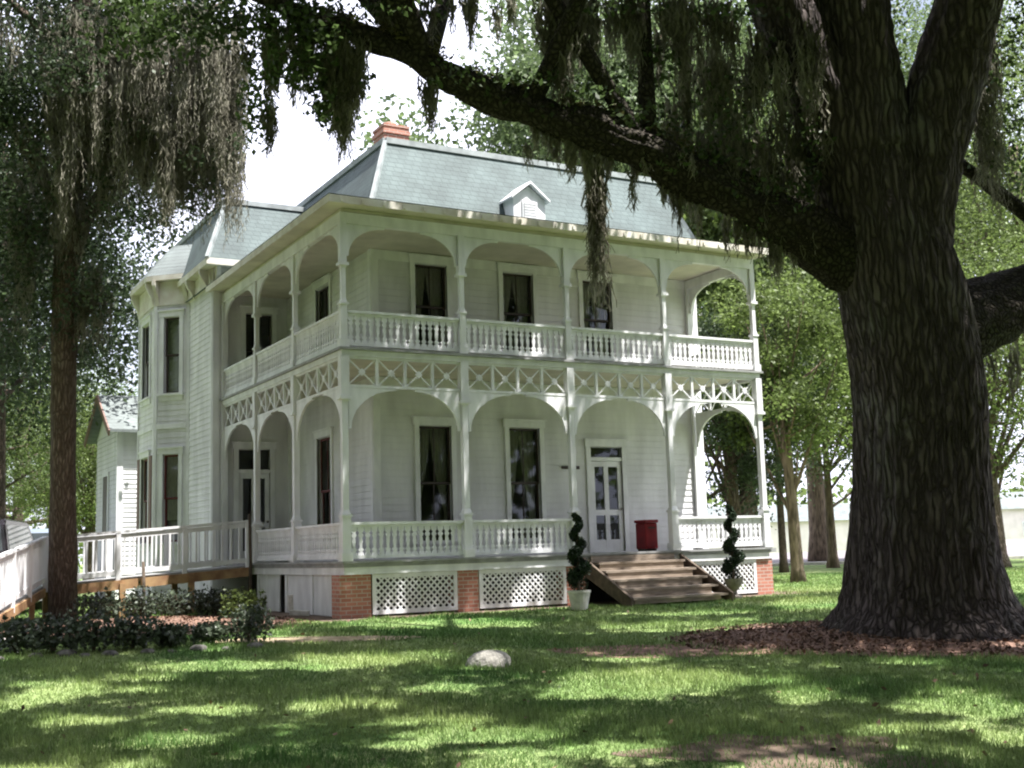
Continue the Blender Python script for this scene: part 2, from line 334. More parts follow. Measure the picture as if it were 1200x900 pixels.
# street far behind, across the picture's right
def far(u, d): p = at(u, 640, d); return p[:2]
def strip(name, us, d0, d1, z, m, thick=.12):
    b = MB(); a = [far(us[0], d0), far(us[1], d0), far(us[1], d1), far(us[0], d1)]
    b.hexa([(*p, z-thick) for p in a]+[(*p, z) for p in a]); return tag(b.build(name, m), kind='structure')
strip('street', (560, 1900), 58, 120, -.985, M['asphalt'])
strip('kerb', (560, 1900), 56.8, 57.9, -.90, M['concrete'], .2)

# ------------------------------------------------------------------ house
G = -1.03
house = empty('house', (0, 0, G), 'white two-storey wooden house with wraparound double porch and blue grey mansard roof', 'house')
XB = [0, 2.52, 5.0, 7.52, 10.08]; YB = [0, 2.72, 5.36, 8.0]
Ff = frame(0, 0, 1, 0); Fs = frame(0, 8.0, 0, -1); Fe = frame(10.08, 0, 0, 1)
H = 4.0; ZT = 6.44
MX0, MX1, MY0, MY1 = 1.62, 10.32, 2.42, 13.2

def siding(F, a0, a1, z0, z1, ops, name='wall'):
    b = MB(); e = .145
    zs = sorted(set([z0, z1]+[z0+i*e for i in range(1, int((z1-z0)/e)+1)]+[z for o in ops for z in o[2:4] if z0 < z < z1]))
    zs = [z for i, z in enumerate(zs) if i == 0 or z-zs[i-1] > 1e-4]
    for p, q in zip(zs, zs[1:]):
        mid = (p+q)/2; k = math.floor((mid-z0)/e); zb = z0+k*e
        n = lambda z: .019-.015*(z-zb)/e
        cuts = sorted((max(o[0], a0), min(o[1], a1)) for o in ops if o[2] < mid < o[3])
        a = a0; segs = []
        for c0, c1 in cuts:
            if c0 > a: segs.append((a, c0))
            a = c1
        if a < a1: segs.append((a, a1))
        for s0, s1 in segs:
            b.add([F(s0, p, n(p)), F(s1, p, n(p)), F(s1, q, n(q)), F(s0, q, n(q))], [(0, 1, 2, 3)])
            if abs(p-zb) < 1e-4 and k > 0:
                b.add([F(s0, p, .004), F(s1, p, .004), F(s1, p, .019), F(s0, p, .019)], [(0, 1, 2, 3)])
    for o in ops:                              # reveals
        c0, c1, p, q = o
        b.add([F(c0, p, .02), F(c0, q, .02), F(c0, q, -.14), F(c0, p, -.14)], [(0, 1, 2, 3)])
        b.add([F(c1, p, .02), F(c1, q, .02), F(c1, q, -.14), F(c1, p, -.14)], [(3, 2, 1, 0)])
        b.add([F(c0, q, .02), F(c1, q, .02), F(c1, q, -.14), F(c0, q, -.14)], [(0, 1, 2, 3)])
        b.add([F(c0, p, .02), F(c1, p, .02), F(c1, p, -.14), F(c0, p, -.14)], [(3, 2, 1, 0)])
    return b.build(name, M['siding'], house)
def drape(F, a_side, a_far, z0, z1, tie, nrm):
    """one parted curtain: full at the top, swept to the side at the tie height"""
    b = MB(); nu, nz = 13, 16; k = 0
    for j in range(nz+1):
        z = z1-(z1-z0)*j/nz; t = j/nz
        reach = 1-(1-tie)*min(1, t/.75)**1.6
        for i in range(nu+1):
            s = i/nu; a = a_side+(a_far-a_side)*reach*s
            b.v.append(F(a, z, nrm+.02*math.sin(s*22)*(1.1-reach*.4)))
    for j in range(nz):
        for i in range(nu):
            p = j*(nu+1)+i; b.f.append((p, p+1, p+nu+2, p+nu+1))
    return b
def window(F, a0, a1, z0, z1, sashm='sash', curtains=.25, upper=2, label=None, casing='white', shade=False, hood=True):
    b = MB(); c = .11
    b.fbox(F, a0-c, a0, z0-.02, z1+.02, -.02, .05); b.fbox(F, a1, a1+c, z0-.02, z1+.02, -.02, .05)
    b.fbox(F, a0-c-.03, a1+c+.03, z1+.02, z1+.17, -.02, .065); b.fbox(F, a0-c-.05, a1+c+.05, z1+.17, z1+.205, -.02, .10)
    b.fbox(F, a0-c-.04, a1+c+.04, z0-.075, z0-.02, -.02, .11); b.fbox(F, a0-c, a1+c, z0-.20, z0-.075, -.02, .045)
    w = b.build('window', M[casing], house)
    if label: w['label'] = label
    s = MB(); m = (z0+z1)/2; t = .045
    for (p, q, n) in ((m-.02, z1, -.05), (z0, m+.02, -.095)):
        s.fbox(F, a0, a0+t, p, q, n-.03, n); s.fbox(F, a1-t, a1, p, q, n-.03, n)
        s.fbox(F, a0+t, a1-t, p, p+t, n-.03, n); s.fbox(F, a0+t, a1-t, q-t, q, n-.03, n)
        if upper >= 2: s.fbox(F, (a0+a1)/2-.012, (a0+a1)/2+.012, p+t, q-t, n-.025, n-.005)
    s.build('sash', M[sashm], w)
    g = MB()
    for (p, q, n) in ((m+.025, z1-t, -.066), (z0+t, m-.025, -.111)):
        g.add([F(a0+t, p, n), F(a1-t, p, n), F(a1-t, q, n), F(a0+t, q, n)], [(0, 1, 2, 3)])
    g.build('pane', M['glass'], w)
    if shade:
        d = MB(); d.fbox(F, a0+.02, a1-.02, z0+.25*(z1-z0), z1-.03, -.135, -.128); d.build('shade', M['curtain'], w)
    elif curtains:
        for sd, en in ((a0, (a0+a1)/2), (a1, (a0+a1)/2)):
            drape(F, sd, en, z0, z1, curtains, -.26).build('curtain', M['curtain'], w, smooth=True)
    return (a0, a1, z0, z1)
def door(F, a0, a1, z0, z1, tr, leafm='white', glazed=True):
    """z1 = top of the leaf, tr = top of the transom light above it"""
    f = MB(); c = .12
    f.fbox(F, a0-c, a0, z0, tr+.02, -.02, .05); f.fbox(F, a1, a1+c, z0, tr+.02, -.02, .05)
    f.fbox(F, a0-c-.03, a1+c+.03, tr+.02, tr+.17, -.02, .065); f.fbox(F, a0-c-.05, a1+c+.05, tr+.17, tr+.2, -.02, .1)
    f.fbox(F, a0, a1, z1+.005, z1+.09, -.1, .03); f.fbox(F, a0-.02, a1+.02, z0+.002, z0+.03, -.12, .07)
    d = MB(); w = a1-a0; st = .12; md = (a0+a1)/2; zk = z0+.30; zm = z0+.86
    for x0, x1 in ((a0+.005, a0+st), (md-.06, md+.06), (a1-st, a1-.005)): d.fbox(F, x0, x1, z0+.03, z1, -.05, -.005)
    for p, q in ((z0+.03, zk), (zm, zm+.13), (z1-.13, z1)):
        d.fbox(F, a0+st, md-.06, p, q, -.047, -.008); d.fbox(F, md+.06, a1-st, p, q, -.047, -.008)
    dd = d.build('door', M[leafm], house); f.build('frame', M['white'], dd)
    g = MB()
    for x0, x1 in ((a0+st, md-.06), (md+.06, a1-st)):
        for p, q in ((zk, zm), (zm+.13, z1-.13)): g.add([F(x0, p, -.03), F(x1, p, -.03), F(x1, q, -.03), F(x0, q, -.03)], [(0, 1, 2, 3)])
    g.build('pane', M['glass'], dd)
    g = MB(); g.add([F(a0+.01, z1+.09, -.05), F(a1-.01, z1+.09, -.05), F(a1-.01, tr, -.05), F(a0+.01, tr, -.05)], [(0, 1, 2, 3)]); g.build('transom', M['glass'], dd)
    h = MB(); p = F(a1-.06, z0+1.0, .03); h.lathe((p[0], p[1], p[2]-.03), [(.005, 0), (.03, .012), (.034, .03), (.03, .048), (.005, .06)], 10); h.build('handle', M['stone'], dd, smooth=True)
    return (a0, a1, z0, tr)
def dropped(o, F0=None): return o

# --- floors and ceilings
b = MB(); b.box(-.06, MX1, -.06, MY1, -.10, 0); b.build('porch_floor', M['floor'], house)
b = MB(); b.box(-.02, 10.10, -.02, MY1, H-.12, H-.02)
b.build('upper_porch_floor', M['ceiling'], house)
b = MB(); b.box(-.02, 10.10, -.02, MY1, 6.66, 6.72); b.build('porch_ceiling', M['ceiling'], house)
# deck edges: fascia and mouldings
def band(name, z0, z1, n0, n1, m, parent=house):
    b = MB(); b.fbox(Ff, -n1, 10.08+n1, z0, z1, n0, n1); b.fbox(Fs, 0, 8+n0, z0, z1, n0, n1); b.fbox(Fe, -n0, 2.4, z0, z1, n0, n1)
    return b.build(name, m, parent)
band('deck_fascia', -.235, -.03, -.02, .045, M['white']); band('deck_moulding', -.028, .012, -.02, .10, M['floor'])
band('deck_fascia', H-.15, H-.035, .0, .06, M['white']); band('deck_moulding', H-.033, H+.012, .0, .12, M['floor'])
band('porch_beam', ZT-.02, 6.64, -.06, .06, M['white'])

# --- walls
FW_ = frame(MX0, MY0, 1, 0)            # main front wall
ops = []
lw = [(1.03, 1.80), (3.25, 4.04)]
for i, (p, q) in enumerate(lw): ops.append(window(FW_, p, q, .38, 2.84, 'sash', (.2, .42)[i]))
ops.append(door(FW_, 5.40, 6.28, 0, 2.12, 2.44))
for i, (p, q) in enumerate([(1.0, 1.78), (3.2, 4.0), (5.36, 6.18)]): ops.append(window(FW_, p, q, H+.55, 6.42, 'sash', (.5, .28, .62)[i], 2))
siding(FW_, 0, MX1-MX0, 0, 7.0, ops)
b = MB()
for z0, z1 in ((.005, H-.13), (H-.015, 6.655)):
    b.fbox(FW_, -.03, .13, z0, z1, -.02, .04); b.fbox(FW_, MX1-MX0-.14, MX1-MX0+.03, z0, z1, -.02, .045)
    b.fbox(FW_, .13, MX1-MX0-.14, z1-.22, z1, -.02, .035)
b.build('corner_board', M['white'], house)
FL = frame(MX0, 8.0, 0, -1)            # main left wall under the side porch
ops = [window(FL, 2.2, 3.1, .38, 2.84, 'redtrim', .2, 2, 'dark maroon framed window in the wall under the side porch'), window(FL, 2.2, 3.1, H+.55, 6.42, 'sash', .3)]
siding(FL, 0, 8-MY0, 0, 7.0, ops)
b = MB(); b.fbox(FL, 8-MY0-.13, 8-MY0+.0, .005, H-.13, .005, .043); b.fbox(FL, 8-MY0-.13, 8-MY0+.0, H-.015, 6.655, .005, .043); b.build('corner_board', M['white'], house)
WX = -.27
FWi = frame(WX, 8.0, 1, 0)             # wing front wall
ops = [door(FWi, .62, 1.42, 0, 2.2, 2.78, 'white'), window(FWi, .80, 1.48, H+.35, 6.2, 'sash', 0)]
siding(FWi, 0, MX0-WX, G, 7.35, ops)
FWl = frame(WX, 14.2, 0, -1)           # wing left wall
siding(FWl, 0, 6.2, G, 7.35, [])
b = MB(); b.fbox(FWi, -.03, .13, G, 7.0, -.02, .04); b.fbox(FWl, 6.07, 6.17, G, 7.0, .0, .043); b.build('corner_board', M['white'], house)
siding(frame(MX1, MY0, 0, 1), 0, MY1-MY0, 0, 7.0, [])
siding(frame(MX1, MY1, -1, 0), 0, MX1+.3, 0, 7.0, [])
for q in ((MX0+.6, MX1-.1, 5.5, 5.6, 0, 6.6), (WX+.1, MX0, 10.2, 10.3, 0, 7)): b = MB(); b.box(*q); b.build('interior_wall', M['interior'], house)
# --- canted bay on the wing's left side
bay = [(WX, 10.28), (-1.0, 11.0), (-1.0, 12.9), (WX, 13.6)]
# outside order, left to right as seen from outside: back cant, left face, front cant
faces = [((WX, 13.6), (-1.0, 12.9)), ((-1.0, 12.9), (-1.0, 11.0)), ((-1.0, 11.0), (WX, 10.28))]
for i, (p, q) in enumerate(faces):
    L = math.hypot(q[0]-p[0], q[1]-p[1]); F = frame(p[0], p[1], q[0]-p[0], q[1]-p[1]); ops = []
    if i == 2:
        ops = [window(F, .27, .73, .60, 2.86, 'redtrim', 0, 1, shade=True), window(F, .27, .73, 4.50, 6.52, 'sash', 0, 1)]
    if i == 1:
        ops = [window(F, .5, 1.35, .60, 2.86, 'redtrim', 0, 2, shade=True), window(F, .5, 1.35, 4.50, 6.52, 'sash', 0, 1)]
    siding(F, 0, L, G, 7.5, ops)
    b = MB(); b.fbox(F, L-.07, L+.012, G, 7.0, 0, .04); b.fbox(F, -.012, .07, G, 7.0, 0, .04); b.fbox(F, .07, L-.07, 3.55, 3.68, 0, .05); b.build('corner_board', M['white'], house)
b = MB()
p = frame(-1.0, 12.9, 0, -1)
for a in (.12, 1.5): b.fbox(p, a, a+.28, .58, 2.88, .03, .065)
b.build('shutter', M['shutter'], house)

# --- porch posts
def post(x, y, z0, z1, w, name='porch_post'):
    b = MB(); h = w/2
    b.box(x-h, x+h, y-h, y+h, z0, z0+.86); b.box(x-h-.025, x+h+.025, y-h-.025, y+h+.025, z0, z0+.16); b.box(x-h-.02, x+h+.02, y-h-.02, y+h+.02, z0+.82, z0+.86)
    t = h*.72; zt = z1-.8
    vs = []
    for z, r_ in ((z0+.86, h), (z0+.94, t), (zt-.08, t), (zt, h), (z1, h)): vs += [(x-r_, y-r_, z), (x+r_, y-r_, z), (x+r_, y+r_, z), (x-r_, y+r_, z)]
    fs = [(4*i+j, 4*i+(j+1) % 4, 4*i+4+(j+1) % 4, 4*i+4+j) for i in range(4) for j in range(4)]
    b.add(vs, fs); b.box(x-h-.03, x+h+.03, y-h-.03, y+h+.03, zt-.03, zt+.03)
    return b.build(name, M['white'], house)
for (x, y) in [(x, 0) for x in XB]+[(0, y) for y in YB[1:3]]:
    post(x, y, .014, 3.85, .165); post(x, y, H+.014, ZT-.02, .13)
for z0, z1 in ((.014, 3.85), (H+.014, ZT-.02)):
    for q in ((-.08, .06, 7.88, 7.97), (10.0, 10.16, 2.30, 2.37)): b = MB(); b.box(*q, z0, z1); b.build('half_post', M['white'], house)
# --- railings of sawn flat balusters
PROF = [(0, .052), (.07, .052), (.12, .022), (.19, .05), (.27, .018), (.5, .034), (.62, .02), (.72, .048), (.80, .022), (.88, .052), (1, .052)]
def railing(F, a0, a1, zd, top, name='railing'):
    b = MB(); zb = zd+.10; zt = zd+top
    b.fbox(F, a0, a1, zt-.05, zt, -.055, .055); b.fbox(F, a0, a1, zt-.10, zt-.052, -.022, .022); b.fbox(F, a0, a1, zb-.045, zb+.02, -.035, .035)
    n = max(2, round((a1-a0)/.135)); p = (a1-a0)/n
    for i in range(n):
        c = a0+p*(i+.5); h = zt-.10-(zb+.02)
        L = [(c-w_*1.15, zb+.02+t*h) for t, w_ in PROF]; Rr = [(c+w_*1.15, zb+.02+t*h) for t, w_ in PROF]
        b.fprism(F, Rr and [*L[:1], *Rr, *L[:0:-1]], -.011, .011)
    return b.build(name, M['white'], house)
for i in range(4):
    if i != 2: railing(Ff, XB[i]+.095, XB[i+1]-.095, 0, .73)
    railing(Ff, XB[i]+.08, XB[i+1]-.08, H, .735)
for i in range(3):
    a0, a1 = 8-YB[i+1], 8-YB[i]
    lo = .04 if i == 2 else .095
    if i < 2: railing(Fs, a0+.095, a1-.095, 0, .73)
    railing(Fs, a0+(.125 if i == 2 else .08), a1-.08, H, .735)
railing(Fe, .10, 2.29, 0, .73); railing(Fe, .10, 2.29, H, .735)
# --- frieze of crossed panels and arched brackets
def frieze(F, a0, a1, n=4, z0=3.26, z1=3.85):
    b = MB(); b.fbox(F, a0, a1, z0, z0+.05, -.03, .03); b.fbox(F, a0, a1, z1-.045, z1-.003, -.03, .03)
    p = (a1-a0)/n; zz0, zz1 = z0+.05, z1-.045
    for i in range(n):
        x0, x1 = a0+p*i, a0+p*(i+1)
        if i: b.fbox(F, x0-.028, x0+.028, zz0, zz1, -.026, .026)
        l, r_ = x0+.03*(i > 0), x1-.03*(i < n-1)
        w_ = .024; dx, dz = r_-l, zz1-zz0; q = math.hypot(dx, dz); ox, oz = w_*dz/q, w_*dx/q
        b.fprism(F, [(l+ox, zz0-oz*0), (r_, zz1-oz), (r_-ox, zz1), (l, zz0+oz)], -.012, .012)
        b.fprism(F, [(l, zz1-oz), (r_-ox, zz0), (r_, zz0+oz), (l+ox, zz1)], -.0145, .0145)
        cx, cz = (l+r_)/2, (zz0+zz1)/2; s = .075
        b.fprism(F, [(cx-s, cz), (cx, cz-s), (cx+s, cz), (cx, cz+s)], -.018, .018)
    return b.build('frieze', M['white'], house)
def bracket(F, a, d, zt, w_=.86, h=.80, name='bracket'):
    pts = [(a, zt), (a+d*w_, zt), (a+d*w_, zt-.035)]
    for k in range(11):
        t = math.pi/2*(1-k/10); pts.append((a+d*(w_-(w_-.045)*math.cos(t)), zt-h+(h-.035)*math.sin(t)))
    pts.append((a, zt-h))
    b = MB(); b.fprism(F, pts if d < 0 else pts, -.022, .022)
    mid = 1.0
    return b.build(name, M['white'], house)
def bays():
    for i in range(4): yield Ff, XB[i], XB[i+1]
    for i in range(3): yield Fs, 8-YB[i+1], 8-YB[i]
    yield Fe, 0, 2.36
for F, a0, a1 in bays():
    l, r_ = a0+.09, a1-.09
    frieze(F, l, r_)
    bw = min(.98, (r_-l)/2-.02)
    bracket(F, l, 1, 3.258, bw, .78); bracket(F, r_, -1, 3.258, bw, .78)
    bracket(F, a0+.073, 1, ZT-.024, .80, .62); bracket(F, a1-.073, -1, ZT-.024, .80, .62)

# --- skirt: brick piers, lattice, boards
for x in XB[:2]+[5.0, 7.52, 10.0]:
    wd = .33 if x == 0 else .23
    b = MB(); b.box(x-.12 if x == 0 else x-wd, x+wd*1.5 if x == 0 else x+wd, .0, .42, G-.1, -.237); b.build('brick_pier', M['brick'], house)
def lattice(F, a0, a1, z0, z1, name='lattice_panel'):
    b = MB(); t = .075
    b.fbox(F, a0, a0+t, z0, z1, -.02, .015); b.fbox(F, a1-t, a1, z0, z1, -.02, .015); b.fbox(F, a0+t, a1-t, z1-t, z1, -.02, .015); b.fbox(F, a0+t, a1-t, z0, z0+t, -.02, .015)
    A0, A1, Z0, Z1 = a0+t, a1-t, z0+t, z1-t; pt = .128; w_ = .023
    for sgn, n0, n1 in ((1, -.004, .004), (-1, -.013, -.0045)):
        k = -14.0
        while k < 14:
            seg = []
            for off in (-w_, w_):
                c = k+off                         # line a*sgn + z = c  (z = c - sgn*a)
                lo = max(A0, min((c-Z1)*sgn, (c-Z0)*sgn)); hi = min(A1, max((c-Z1)*sgn, (c-Z0)*sgn))
                seg.append((lo, hi, c))
            if all(h-l > .03 for l, h, c in seg):
                (l1, h1, c1), (l2, h2, c2) = seg
                b.fprism(F, [(l1, c1-sgn*l1), (h1, c1-sgn*h1), (h2, c2-sgn*h2), (l2, c2-sgn*l2)], n0, n1)
            k += pt
    return b.build(name, M['white'], house)
lattice(Ff, .52, XB[1]-.24, G+.05, -.24); lattice(Ff, XB[1]+.24, 4.75, G+.05, -.24); lattice(Ff, 7.78, 9.75, G+.05, -.24)
b = MB()                                          # board skirt of the side porch with an open hatch
for a0, a1 in ((2.7, 4.2), (4.2+.42, 6.2), (6.2, 7.86)): b.fbox(Fs, a0, a1-.01, G+.02, -.238, -.03, -.005)
for a0, a1 in ((4.6, 4.72), (6.14, 6.26), (2.7, 2.8)): b.fbox(Fs, a0, a1, G+.02, -.239, -.005, .02)
b.build('skirt_board', M['white'], house)
b = MB(); b.box(.5, 10, .9, 1.0, G, -.12); b.box(.6, .7, 1.0, 8, G, -.12); b.build('under_porch_shade_panel', M['dark'], house)  # near-black panels put in for the shade under the porch

# --- wooden steps
b = MB(); n = 5; x0, x1 = 5.28, 7.46
for i in range(n):
    z = -(i+1)*.172; y = -.10-i*.30
    b.box(x0-.03*i, x1+.05*i, y-.33, y+.02, z-.045, z)
    b.box(x0+.03, x1-.03, y-.005, y+.018, z+.002, z+.125)
for j in range(n):
    y = -.10-j*.30-.29; z = -(j+1)*.172; b.box(x0+.03, x1-.03, y, y+.02, z-.125, z-.047)
st = b.build('steps', M['wood'], house)
for x in (x0-.13, x1+.17):
    b = MB(); b.add([(x-.03, -.06, -.06), (x-.03, -.06, -.42), (x-.03, -1.6, G-.02), (x-.03, -1.75, G-.02), (x-.03, -1.75, -.86), (x+.03, -.06, -.06), (x+.03, -.06, -.42), (x+.03, -1.6, G-.02), (x+.03, -1.75, G-.02), (x+.03, -1.75, -.86)],
          [(0, 1, 2, 3, 4), (9, 8, 7, 6, 5), (0, 4, 9, 5), (1, 6, 7, 2), (0, 5, 6, 1), (3, 8, 9, 4)])
    b.build('stringer', M['darkwood'], st)

# --- roofs
def ring(b, rects):
    """stack of (x0,x1,y0,y1,z) rings joined by quads, top closed"""
    k = len(b.v)
    for x0, x1, y0, y1, z in rects: b.v += [(x0, y0, z), (x1, y0, z), (x1, y1, z), (x0, y1, z)]
    for i in range(len(rects)-1):
        for j in range(4): a = k+4*i+j; c = k+4*i+(j+1) % 4; b.f.append((a, c, c+4, a+4))
    b.f.append(tuple(k+4*(len(rects)-1)+j for j in range(4)))
b = MB(); E_ = .42
ring(b, [(-E_, 10.30, -E_, MY1+.3, 6.86), (1.5, 10.6, 2.28, MY1-.2, 7.36)]); b.build('porch_roof', M['roof'], house)
b = MB(); b.fbox(Ff, -E_, 10.30, 6.70, 6.845, E_-.03, E_); b.fbox(Fs, -.2, 8+E_-.03, 6.70, 6.845, E_-.03, E_); b.fbox(Fe, -E_+.03, 3, 6.70, 6.845, .19, .22)
b.build('eave_fascia', M['fascia'], house)
b = MB(); b.box(-E_+.03, 10.27, -E_+.03, 8.2, 6.725, 6.74); b.build('soffit', M['ceiling'], house)
b = MB()
for i in range(24): x = -.2+i*.43; b.box(x, x+.06, -E_-.035, -E_-.001, 6.72, 6.80)
b.build('rafter_end', M['fascia'], house)
b = MB(); K = .76
ring(b, [(1.5, 10.6, 2.28, MY1-.2, 7.365), (1.5+K, 10.6-K, 2.28+K, MY1-.2-K, 9.36)])
rf = b.build('roof', M['roof'], house)
def hips(b, lo, hi, w_=.09):
    (x0, x1, y0, y1, z0), (X0, X1, Y0, Y1, Z1) = lo, hi
    for p, q in (((x0, y0, z0), (X0, Y0, Z1)), ((x1, y0, z0), (X1, Y0, Z1)), ((x0, y1, z0), (X0, Y1, Z1)), ((x1, y1, z0), (X1, Y1, Z1))): b.bar(p, q, w_, w_)
    for p, q in (((X0, Y0), (X1, Y0)), ((X1, Y0), (X1, Y1)), ((X1, Y1), (X0, Y1)), ((X0, Y1), (X0, Y0))): b.bar((*p, Z1+.02), (*q, Z1+.02), .13, .13)
b = MB(); hips(b, (1.5, 10.6, 2.28, MY1-.2, 7.365), (1.5+K, 10.6-K, 2.28+K, MY1-.2-K, 9.36)); b.build('roof_trim', M['flash'], rf)
# wing mansard
wl, wh = (WX-.28, 3.2, 7.58, 14.5, 7.46), (WX+.38, 3.2, 8.24, 13.8, 9.12)
b = MB(); ring(b, [wl, wh]); wr = b.build('roof', M['roof'], house)
b = MB(); hips(b, wl, wh); b.build('roof_trim', M['flash'], wr)
b = MB()                                           # wing cornice with brackets
b.box(WX-.30, 1.7, 7.56, 7.98, 7.30, 7.455); b.box(WX-.30, WX-.02, 7.98, 14.4, 7.30, 7.455)
b.fbox(FWi, -.05, MX0-WX, 6.86, 7.298, 0, .07); b.fbox(FWl, 0, 6.13, 6.86, 7.298, 0, .07)
co = b.build('cornice', M['fascia'], house)
def cbracket(F, a):
    pts = [(.07, 7.29), (.30, 7.29), (.30, 7.2), (.24, 7.08), (.16, 6.98), (.07, 6.80)]
    b = MB(); vs = [F(a-.05, z, n) for n, z in pts]+[F(a+.05, z, n) for n, z in pts]; k = len(pts)
    b.add(vs, [tuple(range(k)), tuple(range(2*k-1, k-1, -1))]+[(i, i+k, (i+1) % k+k, (i+1) % k) for i in range(k)])
    b.build('cornice_bracket', M['fascia'], co)
for a in (.05, .75, 1.45): cbracket(FWi, a)
for a in (5.9, 4.6): cbracket(FWl, a)
# bay roof and cornice
cx, cyy = WX, 11.94
def grow(pts, k, z): return [(cx+(x-cx)*k-(.0 if x == WX else .30*0), cyy+(y-cyy)*k, z) for x, y in pts]
o1 = [(WX, 9.95), (-1.14, 10.78), (-1.28, 10.95), (-1.28, 12.95), (-1.14, 13.1), (WX, 13.95)]
top = [(.1, 10.6), (-.45, 11.1), (-.52, 11.2), (-.52, 12.7), (-.45, 12.8), (.1, 13.3)]
b = MB(); vs = [(x, y, 7.64) for x, y in o1]+[(x, y, 8.6) for x, y in top]
b.add(vs, [(i, i+6, i+7, i+1) for i in range(5)]+[tuple(range(6, 12))]); b.build('bay_roof', M['roof2'], house)
b = MB(); vs = [(x, y, 7.50) for x, y in o1]+[(x, y, 7.635) for x, y in o1]
b.add(vs, [(i, i+1, i+7, i+6) for i in range(5)]+[tuple(range(6))]); bc = b.build('cornice', M['fascia'], house)
co = bc
for i, (p, q) in enumerate(faces):
    L = math.hypot(q[0]-p[0], q[1]-p[1]); F = frame(p[0], p[1], q[0]-p[0], q[1]-p[1])
    b = MB(); b.fbox(F, 0, L, 6.86, 7.49, .0, .06); b.build('frieze_board', M['fascia'], co)
    def cb(F, a):
        pts = [(.06, 7.49), (.27, 7.49), (.27, 7.38), (.2, 7.22), (.12, 7.08), (.06, 6.86)]
        b = MB(); vs = [F(a-.05, z, n) for n, z in pts]+[F(a+.05, z, n) for n, z in pts]; k = len(pts)
        b.add(vs, [tuple(range(k)), tuple(range(2*k-1, k-1, -1))]+[(i, i+k, (i+1) % k+k, (i+1) % k) for i in range(k)]); b.build('cornice_bracket', M['fascia'], co)
    for a in (.08, L-.08): cb(F, a)
# dormer
DX0, DX1, DY = 4.98, 5.82, 2.06
b = MB(); Fd = frame(0, DY, 1, 0)
b.fprism(Fd, [(DX0, 7.2), (DX1, 7.2), (DX1, 8.12), ((DX0+DX1)/2, 8.42), (DX0, 8.12)], -.9, 0)
b.fbox(Fd, DX0+.22, DX1-.22, 7.62, 8.06, 0, .03)
dm = b.build('dormer', M['white'], house)
b = MB(); mxd = (DX0+DX1)/2
for sx in (-1, 1):
    x = DX0-.09 if sx < 0 else DX1+.09
    b.hexa([(x, DY-.10, 8.07), (mxd, DY-.10, 8.47), (mxd, DY+1.0, 8.47), (x, DY+1.0, 8.07), (x, DY-.10, 8.12), (mxd, DY-.10, 8.53), (mxd, DY+1.0, 8.53), (x, DY+1.0, 8.12)])
b.build('dormer_roof', M['white'], dm)
b = MB()
for i in range(6): b.fbox(Fd, DX0+.26, DX1-.26, 7.66+i*.065, 7.69+i*.065, .031, .05)
b.build('louver', M['white'], dm)
# chimney
b = MB(); b.box(2.74, 3.38, 4.2, 4.85, 9.0, 10.2); b.box(2.71, 3.41, 4.17, 4.88, 10.03, 10.12)
ch = b.build('chimney', M['brick'], house)
b = MB(); b.box(2.72, 3.40, 4.18, 4.87, 10.202, 10.26); b.lathe((3.02, 4.52, 10.262), [(.2, 0), (.17, .12), (.12, .14)], 14); b.build('chimney_cap', M['brick'], ch)

# ------------------------------------------------------------------ annex behind
ann = empty('annex', (1.5, 18, G), 'low white gabled annex with pale grey roof behind the tall house', 'annex')
siding_house = house
def plain(F, a0, a1, z0, z1, par, m='siding', nm='wall'):
    b = MB(); e = .15; z = z0
    while z < z1-.01:
        q = min(z+e, z1); b.add([F(a0, z, .024), F(a1, z, .024), F(a1, q, .004), F(a0, q, .004)], [(0, 1, 2, 3)]); z = q
    return b.build(nm, M[m], par)
Fa = frame(-.96, 16, 1, 0); plain(Fa, 0, 4.5, G, 4.3, ann)
Fg = frame(-.96, 19.4, 0, -1)
plain(Fg, 0, 3.4, G, 4.3, ann)
b = MB(); b.fprism(Fg, [(0, 4.3), (3.4, 4.3), (1.7, 5.4)], -.1, .0); b.build('gable', M['siding'], ann)
b = MB()
for s in (-1, 1):
    y0 = 17.7+s*2.1; z0 = 4.16
    b.hexa([(-1.3, y0, z0), (3.6, y0, z0), (3.6, 17.7, 5.5), (-1.3, 17.7, 5.5), (-1.3, y0, z0+.09), (3.6, y0, z0+.09), (3.6, 17.7, 5.59), (-1.3, 17.7, 5.59)])
b.build('roof', M['roof2'], ann)
b = MB()
for s in (-1, 1): b.bar((-1.31, 17.7+s*2.12, 4.12), (-1.31, 17.7, 5.5), .05, .2)
b.build('barge_board', M['shutter'], ann)
b = MB(); b.fbox(Fg, 1.35, 2.1, .8, 2.9, .03, .05); w_ = b.build('window', M['sash'], ann)
b = MB(); b.fbox(Fg, 1.23, 1.35, .68, 3.02, .025, .06); b.fbox(Fg, 2.1, 2.22, .68, 3.02, .025, .06); b.fbox(Fg, 1.35, 2.1, 2.9, 3.02, .025, .06); b.fbox(Fg, 1.35, 2.1, .68, .8, .025, .06); b.build('frame', M['white'], w_)
b = MB(); b.fbox(Fa, -.03, .16, G, 4.2, .0, .05); b.build('corner_board', M['white'], ann)

ann.location = (1.9, 20.0, G)
